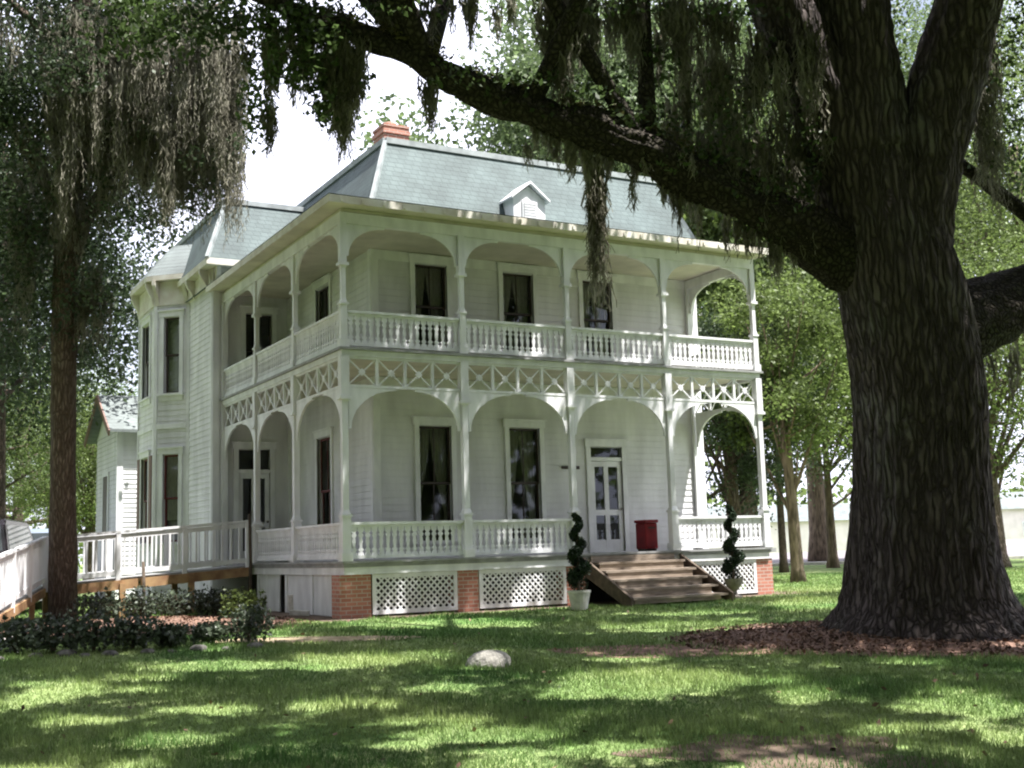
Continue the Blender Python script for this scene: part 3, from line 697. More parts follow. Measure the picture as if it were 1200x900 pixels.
# ------------------------------------------------------------------ ramp
ramp = empty('access_ramp', (-2.5, 6.2, G), 'white railed wooden access ramp bending down to the sidewalk left of the house', 'ramp')
def lin(p, q, t): return tuple(np.array(p)*(1-t)+np.array(q)*t)
A0, A1 = (-.08, 5.50, -.03), (-4.35, 5.50, -.30); B0, B1 = (-4.45, 5.40, -.30), (-6.35, -.3, -.86)
def deck(name, p, q, wv, par, m):
    b = MB(); p = np.array(p); q = np.array(q); wv = np.array([*wv, 0]); dn = np.array([0, 0, .05])
    b.hexa([p-dn, q-dn, q+wv-dn, p+wv-dn, p, q, q+wv, p+wv]); return b.build(name, m, par)
deck('deck', A0, A1, (0, 1.4), ramp, M['floor'])
deck('deck', (-4.35, 5.50, -.302), (-5.75, 5.95, -.302), (.42, 1.33), ramp, M['floor'])
deck('deck', B0, B1, (-1.33, .42), ramp, M['floor'])
def ramprail(p, q, name='railing'):
    b = MB(); p = np.array(p, float); q = np.array(q, float); L = np.linalg.norm(q-p); up = np.array([0, 0, 1.])
    b.bar(p+up*.97, q+up*.97, .10, .05); b.bar(p+up*.88, q+up*.88, .035, .09); b.bar(p+up*.11, q+up*.11, .035, .10)
    n = int(L/.19)
    for i in range(n+1):
        c = p+(q-p)*(i/n); b.box(c[0]-.019, c[0]+.019, c[1]-.019, c[1]+.019, c[2]+.13, c[2]+.87)
    m_ = max(1, round(L/1.45))
    for i in range(m_+1):
        c = p+(q-p)*(i/m_); b.box(c[0]-.045, c[0]+.045, c[1]-.045, c[1]+.045, c[2]-.14, c[2]+1.0)
    return b.build(name, M['white'], ramp)
ramprail((-.18, 5.47, -.03), (-4.38, 5.47, -.30)); ramprail((-4.46, 5.36, -.30), (-6.33, -.28, -.86)); ramprail((-.3, 6.93, -.03), (-4.2, 6.93, -.3)); ramprail((-5.8, 5.75, -.32), (-7.66, .14, -.86))
b = MB()
b.bar((-.1, 5.44, -.17), (-4.35, 5.44, -.44), .05, .20); b.bar((-4.45, 5.34, -.44), (-6.3, -.25, -.96), .05, .16); b.bar((-.1, 6.9, -.17), (-4.35, 6.9, -.44), .05, .2)
b.build('rim_joist', M['rawwood'], ramp)
for x in (-1.45, -2.9, -4.2):
    z = -.05-.27*(-x)/4.3
    for y in (5.40, 6.88):
        b = MB(); b.box(x-.06, x+.06, y-.06, y+.06, G-.1, z-.09); b.build('support_post', M['rawwood'], ramp)
for t in (.2, .5): 
    p = lin(B0, B1, t); b = MB(); b.box(p[0]-.05, p[0]+.05, p[1]-.05, p[1]+.05, G-.1, p[2]-.12); b.build('support_post', M['rawwood'], ramp)

def stake(u, v0, d, h, label):
    p = at(u, v0, d); z = float(gz(p[0], p[1])); b = MB(); b.tube([(p[0], p[1], z-.05), (p[0]+.01, p[1], z+h*.5), (p[0]-.01, p[1]+.01, z+h)], [.04, .036, .03], 8, wob=.1)
    tag(b.build('wooden_stake', M['darkwood'], smooth=True), label, 'stake', 'slim dark stakes by the ramp')
stake(168, 700, 25.3, 1.15, 'slim dark stake in front of the white ramp railing')
stake(293, 700, 25.6, 2.1, 'tall slim dark stake where the ramp meets the porch')

# ------------------------------------------------------------------ objects by the porch
b = MB(); x, y = 7.25, .62
b.box(x-.165, x+.165, y-.19, y+.19, .06, .62)
rb = b.build('red_bin', M['red'], bevel=.02); tag(rb, 'red metal box standing on the porch floor beside the steps', 'bin')
b = MB(); b.box(x-.185, x+.185, y-.215, y+.215, .622, .69); b.build('lid', M['red'], rb, bevel=.02)
b = MB(); b.box(x-.09, x+.09, y-.205, y-.191, .5, .53); b.build('handle', M['sash'], rb)
for sx in (-1, 1):
    b = MB(); b.box(x+sx*.12-.02, x+sx*.12+.02, y-.15, y+.15, .014, .059); b.build('foot', M['sash'], rb)
# house plaque: two small dark marks on the wall beside the door
b = MB(); Fp = frame(MX0, MY0, 1, 0)
b.fbox(Fp, 4.60, 4.86, 1.93, 2.0, .03, .045); b.fbox(Fp, 4.92, 5.08, 1.925, 2.0, .03, .045); b.build('name_plate', M['sash'], house)

def leafquads(P, size, jitter=.5, flat=0.0, asp=.6, r=rng):
    n = len(P); s = size*(1+jitter*(r.random(n)-.5)*2)
    N = r.normal(size=(n, 3)); N[:, 2] += flat; N /= np.linalg.norm(N, axis=1)[:, None]
    T = r.normal(size=(n, 3)); T -= N*(T*N).sum(1)[:, None]; T /= np.linalg.norm(T, axis=1)[:, None]; B = np.cross(N, T)
    T *= (s*.5)[:, None]; B *= (s*.5*asp)[:, None]
    return np.stack([P-T, P+B*1.0+T*.1, P+T, P-B*1.0+T*.1], 1).reshape(-1, 3)
def topiary(u, v, d, h, label, potm, potlabel, potprof):
    p = at(u, v, d); x, y = p[0], p[1]; z = float(gz(x, y))+.006
    t = empty('topiary', (x, y, z), label, 'topiary', 'spiral topiaries beside the steps')
    b = MB(); b.lathe((x, y, z), potprof, 18); b.build('pot', potm, t, smooth=False)
    ph = potprof[-3][1]
    b = MB(); b.tube([(x, y, z+ph-.05), (x+.01, y, z+h*.6), (x, y, z+h*.97)], [.028, .022, .01], 8); b.build('trunk', M['darkwood'], t)
    r = np.random.default_rng(int(u)); pts = []
    turns = 3.2
    for i in range(150):
        s = i/149; a = s*turns*2*math.pi+.6; R_ = .115*(1-.7*s)*(1+.25*math.sin(i*.21+u))+.012; zz = z+ph+.10+(h-ph-.14)*s
        c = np.array([x+R_*math.cos(a), y+R_*math.sin(a), zz]); rad = .125*(1-.58*s)*(1+.22*math.sin(i*.37+u))
        q = r.normal(size=(46, 3)); q /= np.linalg.norm(q, axis=1)[:, None]; pts.append(c+q*rad*(.65+.5*r.random((46, 1))))
    V = leafquads(np.concatenate(pts), .05, r=r); npmesh('foliage', V, 0, M['topiary'], t)
topiary(679, 706, 22.4, 1.82, 'dark spiral topiary in a white pot left of the steps', M['pot'], '', [(.13, 0), (.15, .02), (.21, .32), (.225, .33), (.225, .37), (.19, .37), (.18, .33)])
topiary(861, 704, 25.0, 1.98, 'dark spiral topiary in a grey urn right of the steps', M['stonepot'], '', [(.16, 0), (.16, .05), (.07, .10), (.06, .16), (.17, .30), (.21, .42), (.19, .42), (.17, .38)])
# boulder on the lawn
g1 = at(574, 779, 14.2); bz = float(gz(g1[0], g1[1]))
b = MB(); b.lathe((g1[0], g1[1], bz-.04), [(.27, 0), (.275, .06), (.25, .13), (.19, .185), (.11, .215), (.03, .225)], 22, wob=.07); tag(b.build('boulder', M['stone'], smooth=True), 'low rounded grey boulder lying on the lawn before the house', 'boulder')
# white downspout shoe by the skirt
p = at(340, 716, 23.2); b = MB(); z = -1.02
b.box(p[0]-.05, p[0]+.05, p[1]-.05, p[1]+.05, z+.10, z+.42); b.bar((p[0], p[1], z+.08), (p[0]+.32, p[1]-.2, z+.05), .13, .10)
tag(b.build('downspout_elbow', M['pot'], bevel=.01), 'small white downspout elbow on the ground by the porch skirt', 'downspout')

# ------------------------------------------------------------------ trees
def catmull(P, n):
    P = [np.array(p, float) for p in P]; Q = [2*P[0]-P[1]]+P+[2*P[-1]-P[-2]]; out = []
    for i in range(1, len(Q)-2):
        for k in range(n):
            t = k/n; a, b_, c, d = Q[i-1], Q[i], Q[i+1], Q[i+2]
            out.append(.5*((2*b_)+(-a+c)*t+(2*a-5*b_+4*c-d)*t*t+(-a+3*b_-3*c+d)*t**3))
    out.append(Q[-2]); return out
def limb(b, pts, d, n=5, seg=20, seed=0, wob=.1, ridge=.05):
    """pts: (u, v, radius px[, depth]) at depth d"""
    arr = [np.append(at(p[0], p[1], p[3] if len(p) > 3 else d), p[2]*(p[3] if len(p) > 3 else d)/FPX) for p in pts]
    c = catmull(arr, n); b.tube([q[:3] for q in c], [max(.01, q[3]) for q in c], seg, wob=wob, seed=seed, ridge=ridge)
oak = empty('live_oak', (OAK[0], OAK[1], float(gz(*OAK))), 'massive old oak with thick furrowed trunk and long limb reaching over the lawn', 'tree')
D0 = 17.0
def trunk_mesh():
    path = [(1092, 775, 150), (1090, 752, 128), (1088, 728, 109), (1086, 700, 95), (1082, 660, 86), (1080, 600, 79), (1078, 540, 75), (1076, 470, 74), (1066, 400, 72), (1054, 340, 70), (1040, 280, 62), (1026, 220, 55), (1015, 160, 50)]
    arr = [np.append(at(p[0], p[1], D0), p[2]*D0/FPX) for p in path]; c = catmull(arr, 6); b = MB(); n = 120; r = random.Random(4)
    x = RT.copy(); k = 0; m = len(c)
    rt = [(r.random()*6.28, .14+.12*r.random()) for _ in range(7)]
    for i, q in enumerate(c):
        p, rad = q[:3], q[3]; d = np.array([0, 0, 1.]); xx = x-d*(x@d); xx /= np.linalg.norm(xx); yy = np.cross(d, xx)
        flare = max(0, 1-i/18)
        for j in range(n):
            a = 2*math.pi*j/n
            f = 1+.05*math.sin(3*a+.6+i*.03)+.035*math.sin(5*a+1.1-i*.04)
            f += flare**1.3*sum(w_*max(0, math.cos((a-p_)*1.0))**14 for p_, w_ in rt)*1.5
            fur = abs(math.sin(a*17+2.2*math.sin(i*.21+a*2)+.9*math.sin(i*.53+a*5)))
            f += .040*fur+.022*abs(math.sin(a*31+3*math.sin(i*.33)))-.03+.014*(r.random()-.5)
            b.v.append(tuple(p+xx*math.cos(a)*rad*f+yy*math.sin(a)*rad*f))
    for i in range(m-1):
        for j in range(n): a = i*n+j; e = i*n+(j+1) % n; b.f.append((a, e, e+n, a+n))
    return b
b = trunk_mesh()
limb(b, [(1036, 310, 56), (1010, 230, 50), (980, 150, 45), (948, 75, 40), (915, 0, 36), (885, -80, 32), (840, -180, 26), (780, -300, 18)], D0, 6, 48, 1, .07, .07)
limb(b, [(1018, 180, 52), (1010, 110, 47), (1003, 50, 43), (998, -20, 40), (990, -120, 34), (1000, -240, 26), (1020, -380, 16)], D0, 6, 48, 2, .07, .07)
limb(b, [(1058, 330, 52), (1070, 250, 46), (1086, 180, 43), (1104, 110, 41), (1122, 50, 39), (1140, -10, 38), (1165, -90, 33), (1210, -200, 24), (1260, -330, 15)], D0, 6, 48, 3, .07, .07)
trk = b.build('trunk', M['bark'], oak, smooth=True)
b = MB()
limb(b, [(1075, 368, 30, 17.1), (1035, 334, 35, 17), (990, 300, 34, 16.9), (955, 280, 30, 16.7), (915, 258, 28, 16.5), (880, 236, 27, 16.4), (845, 220, 24, 16.25), (800, 202, 23, 16.1), (762, 178, 24, 16), (722, 163, 21, 15.9), (690, 152, 23, 15.8), (655, 143, 20, 15.7), (620, 127, 19, 15.6), (585, 117, 18, 15.5), (545, 99, 16, 15.4), (512, 85, 16, 15.3), (480, 62, 14, 15.1), (440, 48, 13, 15), (405, 32, 11, 14.9), (370, 24, 10, 14.8), (320, 2, 8, 14.7), (240, -34, 6, 14.6), (150, -60, 4, 14.5)], 16, 5, 40, 5, .22, .12)
limb(b, [(1075, 430, 40, 17), (1120, 388, 42, 17.2), (1160, 366, 41, 17.5), (1205, 348, 39, 17.8), (1290, 318, 40, 18.4), (1400, 270, 30, 19), (1520, 190, 18, 19.6)], 17, 6, 36, 6, .13, .07)
# secondary branches carrying the crown
r = random.Random(9)
for k in range(26):
    u, v, dd = r.choice([(885, -80, 17), (840, -180, 17), (990, -120, 17), (1000, -240, 17), (1165, -90, 17), (1210, -200, 17), (500, 72, 15.2), (620, 128, 15.6), (320, 2, 14.7), (1290, 318, 18.4), (760, 180, 16)])
    p = at(u, v, dd); e = p+np.array([r.uniform(-6, 6), r.uniform(-6, 5), r.uniform(2.5, 5.5)]); mid = (p+e)/2+np.array([0, 0, .8])
    if project(mid)[1] > -40 and k % 3: continue
    c = catmull([p, mid, e], 5); b.tube(c, list(np.linspace(.13, .03, len(c))), 8, wob=.1, seed=k)
b.build('limb', M['limb'], oak, smooth=True)

# crown: leaf sprays hung where their shade falls on the lawn and on the porch front
def gp(u, v):
    d = FW+RT*(u-600)/FPX+UP*(450-v)/FPX; z = -1.25; t = 1
    for _ in range(6):
        t = (z-CAM[2])/d[2]; q = CAM+d*t; z = float(gz(q[0], q[1]))
    return q
SUNNY = []
for u0_, v0_, u1_, v1_ in [(640, 783, 905, 818), (330, 766, 470, 786), (140, 772, 340, 786), (440, 762, 540, 776), (620, 738, 850, 752), (700, 728, 900, 740), (1060, 815, 1230, 842), (905, 805, 990, 825), (500, 854, 660, 872), (150, 862, 260, 878),
                         (0, 800, 110, 832), (540, 884, 680, 915), (860, 890, 1010, 915), (360, 724, 640, 738), (900, 700, 1000, 716), (250, 735, 330, 762), (330, 822, 480, 832), (180, 828, 300, 838), (500, 800, 560, 812), (440, 866, 520, 880), (1000, 850, 1100, 860), (-200, 770, -40, 800), (840, 732, 960, 746), (60, 840, 150, 850)]:
    q = [gp(u0_, (v0_+v1_)/2), gp(u1_, (v0_+v1_)/2), gp((u0_+u1_)/2, v0_), gp((u0_+u1_)/2, v1_)]
    c = (q[0]+q[1])/2; ax = (q[1]-q[0])[:2]; L = np.linalg.norm(ax)/2; ax = ax/(2*L); W = max(.18, np.linalg.norm((q[2]-q[3])[:2])/2*.9)
    SUNNY.append((c[:2], ax, L, W))
for _ in range(45):                       # small flecks between the large gaps
    SUNNY.append((np.array([random.uniform(-9, 7), random.uniform(-15, -1)]), np.array([.87, -.49]), random.uniform(.15, .6), random.uniform(.10, .25)))
def sunny(x, y, pad=0.0):
    out = np.zeros(len(x), bool)
    for c, ax, L, W in SUNNY:
        dx, dy = x-c[0], y-c[1]; a = dx*ax[0]+dy*ax[1]; b_ = -dx*ax[1]+dy*ax[0]
        out |= (a/(L+pad))**2+(b_/(W+pad))**2+.22*np.sin(3.3*x+1.9*y)+.2*np.sin(6.7*x-5.1*y+1)+.18*np.sin(13*x+9*y) < .80
    return out
def visible(P):
    u, v, z = project(P); return (z > 0) & (u > -30) & (u < 1230) & (v > -15) & (v < 900)
CR = []
n = 36000                                  # sprays over the lawn
gx = rng.uniform(-15, 13, n); gy = rng.uniform(-21, -.8, n)
gzv = gz(gx, gy); keep = ~sunny(gx, gy, .05)
zt = rng.uniform(9.0, 14.5, n)
P = np.stack([gx, gy, gzv], 1)+S*((zt-gzv)/S[2])[:, None]; P = P[keep]; P = P[~visible(P)]
CR.append(P)
n = 2600                                   # sprays that shade the porch front
X = rng.uniform(-.6, 7.6, n)**1.0; Zz = rng.uniform(-1, 6.6, n)
nz_ = np.sin(X*2.1+Zz*1.3)+np.sin(X*4.7-Zz*2.9+1)+.8*np.sin(X*9.1+Zz*6.3)
k = (nz_ < np.where(X > 2.2, .30, .75)); X, Zz = X[k], Zz[k]; zt = rng.uniform(10.5, 14, len(X))
P = np.stack([X, np.zeros(len(X)), Zz], 1)+S*((zt-Zz)/S[2])[:, None]; P = P[~visible(P)]; CR.append(P)
tp = np.array([at(u+rng.uniform(-50, 50), v, D0-1.0) for u, v in zip(rng.uniform(990, 1150, 500), rng.uniform(150, 740, 500))]+[at(u, 345-.47*(975-u)+rng.uniform(-40, 30), 16) for u in rng.uniform(420, 975, 420)]+[at(rng.uniform(1100, 1220), rng.uniform(300, 400), 17.4) for _ in range(160)]+[at(rng.uniform(870, 1190), rng.uniform(-150, 190), 16.6) for _ in range(700)])
P = tp+S*(np.maximum(rng.uniform(8.6, 13.5, len(tp))-tp[:, 2], rng.uniform(2.5, 5, len(tp)))/S[2])[:, None]; P = P[~visible(P)]; CR.append(P)
CR = np.concatenate(CR)
pts = (CR[:, None, :]+rng.normal(scale=(.14, .14, .12), size=(len(CR), 7, 3))).reshape(-1, 3)
pts = pts[~visible(pts)]
g_t = (pts[:, 2]+1.2)/S[2]; gg = pts-S*g_t[:, None]
pts = pts[~sunny(gg[:, 0], gg[:, 1], .06)]
crown = [leafquads(pts, .20, .4, .5)]
# leaf sprays seen in the picture: (u, v, ru, rv, depth, count)
seen = [(205, 35, 60, 40, 15.0, 900), (160, 8, 50, 22, 14.6, 500), (250, 15, 45, 25, 14.8, 500), (345, 45, 45, 40, 14.8, 900), (400, 95, 35, 35, 15.0, 700), (300, 90, 30, 45, 14.8, 500), (330, 15, 60, 25, 14.8, 700), (385, 130, 22, 30, 15, 260), (520, 78, 25, 14, 15.2, 90), (590, 95, 45, 16, 15.5, 260), (650, 108, 60, 20, 15.7, 420), (735, 130, 50, 30, 16.0, 500),
        (775, 75, 35, 30, 16.4, 260), (860, 150, 60, 60, 16.4, 600), (900, 120, 40, 60, 16.6, 350), (830, 190, 60, 25, 16.3, 420), (905, 225, 45, 35, 16.6, 420), (800, 20, 80, 18, 16.4, 380), (690, 4, 70, 10, 16, 260), (1055, 40, 25, 60, 18.2, 300), (1150, 150, 40, 50, 18.4, 500), (1190, 60, 30, 70, 18.2, 500), (1190, 200, 30, 50, 18.8, 300), (950, 200, 20, 50, 16.8, 300), (480, 8, 50, 10, 15, 160)]
for u, v, ru, rv, d, c in seen:
    q = rng.normal(size=(c, 3)); q /= np.maximum(1, np.linalg.norm(q, axis=1)/1.5)[:, None]
    ctr = rng.normal(size=(9, 3))*.6; q = ctr[rng.integers(0, 9, c)]+q*.38
    U = u+q[:, 0]*ru; V = v+q[:, 1]*rv; dd = d+q[:, 2]*.6
    Pq = CAM+(FW+RT*((U-600)/FPX)[:, None]+UP*((450-V)/FPX)[:, None])*dd[:, None]
    crown.append(leafquads(Pq, .085, .4, .2))
npmesh('crown', np.concatenate(crown), 0, M['leaf'], oak)
fp = catmull([at(*q) for q in [(960, 262, 16.6), (900, 226, 16.4), (830, 193, 16.2), (762, 155, 16), (690, 128, 15.8), (620, 108, 15.6), (545, 83, 15.4), (480, 48, 15.1), (400, 20, 14.9)]], 60)
fp = np.array(fp); fq = fp[rng.integers(0, len(fp), 5200)]+rng.normal(scale=(.10, .10, .045), size=(5200, 3))
fq = fq[np.sin(fq[:, 0]*5)+np.sin(fq[:, 0]*11+2)+rng.normal(scale=.5, size=len(fq)) > -.5]
npmesh('fern', leafquads(fq, .075, .5, .2, .35), 0, M['fern'], oak)

# ---- generic trees
def tree(name, base, h, spread, label, leafm, barkm, trad, nclump, per, size, crown_lo=.35, seed=0, group=None, lean=(0, 0), sq=.8, spanning=None):
    r = np.random.default_rng(seed); x, y = base; z = float(gz(x, y))
    t = empty(name, (x, y, z), label, 'tree', group)
    b = MB(); topp = np.array([x+lean[0], y+lean[1], z+h*.72]); c = catmull([(x, y, z-.1), (x+lean[0]*.3, y+lean[1]*.3, z+h*.3), topp], 6)
    b.tube(c, [trad*(1.35 if i == 0 else 1)*(1-.65*i/len(c)) for i in range(len(c))], 12, wob=.1, seed=seed)
    cl = []
    for k in range(nclump):
        for _ in range(20):
            q = r.normal(size=3); q /= np.linalg.norm(q); rad = r.random()**.45
            e = q*rad
            if e[2] > -.75: break
        ctr = np.array([x+lean[0]+e[0]*spread, y+lean[1]+e[1]*spread, z+h*(crown_lo+(1-crown_lo)*(.5+.5*e[2]))]); cl.append(ctr)
        if k < 26:
            s = c[int(len(c)*(.45+.5*r.random()))-1]; cc = catmull([s, (s+ctr)/2+np.array([0, 0, -.05*h*r.random()]), ctr], 4); b.tube(cc, list(np.linspace(trad*.3, trad*.05, len(cc))), 6, wob=.1, seed=k)
    b.build('trunk', barkm, t, smooth=True)
    cl = np.array(cl); rad = spread*.26
    per = int(per*2.3); size = size*.62
    P = (cl[:, None, :]+np.clip(r.normal(scale=1, size=(nclump, per, 3)), -1.8, 1.8)*np.array([rad, rad, rad*sq])*.62*(.6+.8*r.random((nclump, 1, 1)))).reshape(-1, 3)
    npmesh('crown', leafquads(P, size, .4, .3, r=r), 0, leafm, t)
    return t
def base(u, d): return at(u, 640, d)[:2]
# behind the roof
GB = 'tall trees behind the house'
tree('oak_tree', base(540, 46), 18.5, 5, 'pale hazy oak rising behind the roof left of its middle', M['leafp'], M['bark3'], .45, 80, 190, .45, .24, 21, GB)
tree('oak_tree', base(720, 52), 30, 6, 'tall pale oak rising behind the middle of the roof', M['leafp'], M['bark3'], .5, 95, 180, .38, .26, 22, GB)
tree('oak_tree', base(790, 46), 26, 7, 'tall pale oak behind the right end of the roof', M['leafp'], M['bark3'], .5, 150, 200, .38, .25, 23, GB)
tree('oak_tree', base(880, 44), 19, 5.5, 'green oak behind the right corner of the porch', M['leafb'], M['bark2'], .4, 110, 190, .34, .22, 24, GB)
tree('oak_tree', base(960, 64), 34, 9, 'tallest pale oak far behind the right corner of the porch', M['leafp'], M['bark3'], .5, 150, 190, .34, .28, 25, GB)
# right of the house
GR = 'trees on the lawn right of the house'
tree('drooping_tree', base(933, 34), 9.5, 2.4, 'slender tree with drooping bright foliage right of the porch', M['leafb'], M['bark3'], .2, 46, 150, .2, .36, 31, GR, (-.3, 0))
tree('thin_tree', base(917, 45), 11, 2.0, 'thin dark trunked tree just left of the drooping tree', M['leafd'], M['darkwood'], .16, 24, 130, .24, .4, 32, GR)
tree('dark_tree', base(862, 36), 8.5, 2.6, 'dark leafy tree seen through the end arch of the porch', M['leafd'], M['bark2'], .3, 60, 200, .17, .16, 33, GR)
tree('oak_tree', base(975, 50), 13, 5, 'spreading oak between the drooping tree and the massive trunk', M['leafb'], M['bark3'], .22, 60, 190, .22, .24, 34, GR)
tree('oak_tree', base(1035, 60), 18, 8, 'wide oak hidden partly behind the massive trunk', M['leafb'], M['bark3'], .3, 80, 190, .25, .22, 35, GR)
tree('oak_tree', base(1165, 42), 12, 5.5, 'yellow green tree right of the massive trunk', M['leafb'], M['bark2'], .4, 90, 190, .2, .22, 36, GR)
tree('oak_tree', base(1230, 50), 25, 8, 'tall green tree at the right edge of the picture', M['leafb'], M['bark2'], .5, 150, 190, .25, .22, 37, GR)
tree('oak_tree', base(1110, 62), 31, 9, 'tall far tree behind the fork of the massive trunk', M['leafp'], M['bark3'], .5, 150, 190, .3, .26, 38, GR)
# left background
GL = 'trees behind the parked cars'
tree('oak_tree', base(20, 60), 13, 6, 'light green tree behind the parked cars at the left edge', M['leafp'], M['bark2'], .4, 90, 190, .2, .22, 41, GL)
tree('oak_tree', base(105, 52), 9, 3.2, 'bright green tree between the dark trunk and the annex', M['leafb'], M['bark2'], .3, 70, 190, .17, .2, 42, GL)
tree('oak_tree', base(-70, 46), 13, 6, 'green tree beyond the left edge of the car park', M['leafb'], M['bark2'], .4, 80, 180, .2, .22, 43, GL)
tree('oak_tree', base(60, 85), 17, 8, 'tall distant tree far behind the cars', M['leafp'], M['bark2'], .5, 80, 190, .25, .22, 44, GL)
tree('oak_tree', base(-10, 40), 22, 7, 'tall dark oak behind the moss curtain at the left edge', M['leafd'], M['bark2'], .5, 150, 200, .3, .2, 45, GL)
# far wood and an added sky-blocking ring as one mass
r = np.random.default_rng(77); P = []
for k in range(260):
    u = r.uniform(-500, 1800); d = r.uniform(150, 190); q = at(u, 640, d); hh = r.uniform(7, 15)
    P.append(np.array([q[0], q[1], -1])+r.normal(size=(70, 3))*np.array([3, 3, hh*.3])+np.array([0, 0, hh*.45]))
for k in range(430):                       # unseen nearer ring, added to block sky light from behind and left
    a = r.uniform(2.45, 5.6); rad_ = r.uniform(28, 44); hh = r.uniform(16, 30); q = np.array([-2+rad_*math.cos(a), -6+rad_*math.sin(a)])
    if project(np.array([q[0], q[1], 5.0]))[2] > 0 and -150 < project(np.array([q[0], q[1], 5.0]))[0] < 1350: continue
    P.append(np.array([q[0], q[1], -1])+r.normal(size=(90, 3))*np.array([2.6, 2.6, hh*.28])+np.array([0, 0, hh*.5]))
P = np.concatenate(P); P = P[P[:, 2] > -1]
tag(npmesh('distant_wood_and_sky_blocker', leafquads(P, .9, .4, .2, .8, r), 0, M['leafb']), 'dark green wood closing off the view far behind the street and an unseen sky-blocking ring added round the lawn', 'wood', None, 'stuff')

# ---- the left tree hung with moss
LT = at(74, 716, 24.0)
lt = empty('mossy_tree', (LT[0], LT[1], float(gz(LT[0], LT[1]))), 'slim straight brown trunk by the ramp draped with hanging moss', 'tree')
b = MB()
limb(b, [(73, 740, 20), (74, 722, 17), (74, 690, 15.5), (74, 600, 14.5), (74, 480, 14), (75, 380, 13.5), (78, 280, 13), (83, 180, 12), (90, 80, 12), (100, -40, 10), (110, -160, 7)], 24.0, 6, 20, 12, .12, .08)
for pts in ([(78, 330, 8), (110, 240, 7), (160, 170, 5), (220, 120, 4), (280, 100, 2)], [(80, 270, 8), (40, 190, 7), (0, 140, 5), (-60, 110, 3)], [(84, 180, 8), (130, 100, 6), (200, 40, 5), (270, 0, 3)], [(88, 110, 7), (50, 40, 5), (10, 0, 4), (-40, -40, 3)], [(77, 420, 6), (100, 370, 4), (125, 345, 2)], [(80, 300, 6), (50, 270, 5), (15, 265, 3)], [(90, 80, 7), (150, 20, 5), (230, -30, 3)]):
    limb(b, pts, 24.0, 4, 8, len(b.v), .1, .05)
b.build('trunk', M['bark2'], lt, smooth=True)
def cloud(lst, size, r, spread=9):
    out = []
    for u, v, ru, rv, d, c in lst:
        q = r.normal(size=(c, 3)); q /= np.maximum(1, np.linalg.norm(q, axis=1)/1.6)[:, None]
        ctr = r.normal(size=(spread, 3))*.6; q = ctr[r.integers(0, spread, c)]+q*.36
        U = u+q[:, 0]*ru; V = v+q[:, 1]*rv; dd = d+q[:, 2]*1.2
        out.append(CAM+(FW+RT*((U-600)/FPX)[:, None]+UP*((450-V)/FPX)[:, None])*dd[:, None])
    return leafquads(np.concatenate(out), size, .4, .2, r=r)
V = cloud([(a_, b_, c_, d_, e_, int(f_*2)) for a_, b_, c_, d_, e_, f_ in [(60, 40, 90, 60, 24, 4200), (10, 130, 60, 90, 23.5, 3600), (150, 90, 70, 50, 24, 2800), (230, 160, 45, 45, 24, 1500), (255, 190, 28, 26, 23.8, 350), (60, 230, 70, 60, 24, 1400), (20, 330, 50, 60, 24.5, 1100), (105, 330, 35, 60, 24, 900), (110, 415, 22, 18, 24, 260), (30, 420, 40, 35, 24.5, 600), (200, 40, 80, 40, 24, 1200), (-40, 220, 50, 150, 24, 900), (150, 250, 50, 30, 24, 500), (130, 0, 160, 30, 24, 900)]], .095, np.random.default_rng(51), 10)
n = 7000; gx = rng.uniform(-17, -1.5, n); gy = rng.uniform(-4, 17, n); zt = rng.uniform(9, 15, n); P = np.stack([gx, gy, zt], 1)  # unseen overhead sprays added to dim the wing and left-facing walls
sh = P-S*((zt+.3)/S[2])[:, None]; P = P[~visible(P) & ~((sh[:, 0] > -7.2) & (sh[:, 0] < -.6) & (sh[:, 1] > -1) & (sh[:, 1] < 7.2) & (rng.random(n) < .7)) & ~((sh[:, 0] > -3) & (sh[:, 0] < 2) & (sh[:, 1] > 12))]
q_ = P+S*(-(P[:, 1]-16)/S[1])[:, None]
P = P[~((P[:, 1] < 16.2) & (q_[:, 0] > -2.2) & (q_[:, 0] < .6) & (q_[:, 2] > -2) & (q_[:, 2] < 6))]
pts = (P[:, None, :]+rng.normal(scale=.2, size=(len(P), 7, 3))).reshape(-1, 3); pts = pts[~visible(pts)]
npmesh('crown', np.concatenate([V, leafquads(pts, .24, .4, .5)]), 0, M['leafd'], lt)

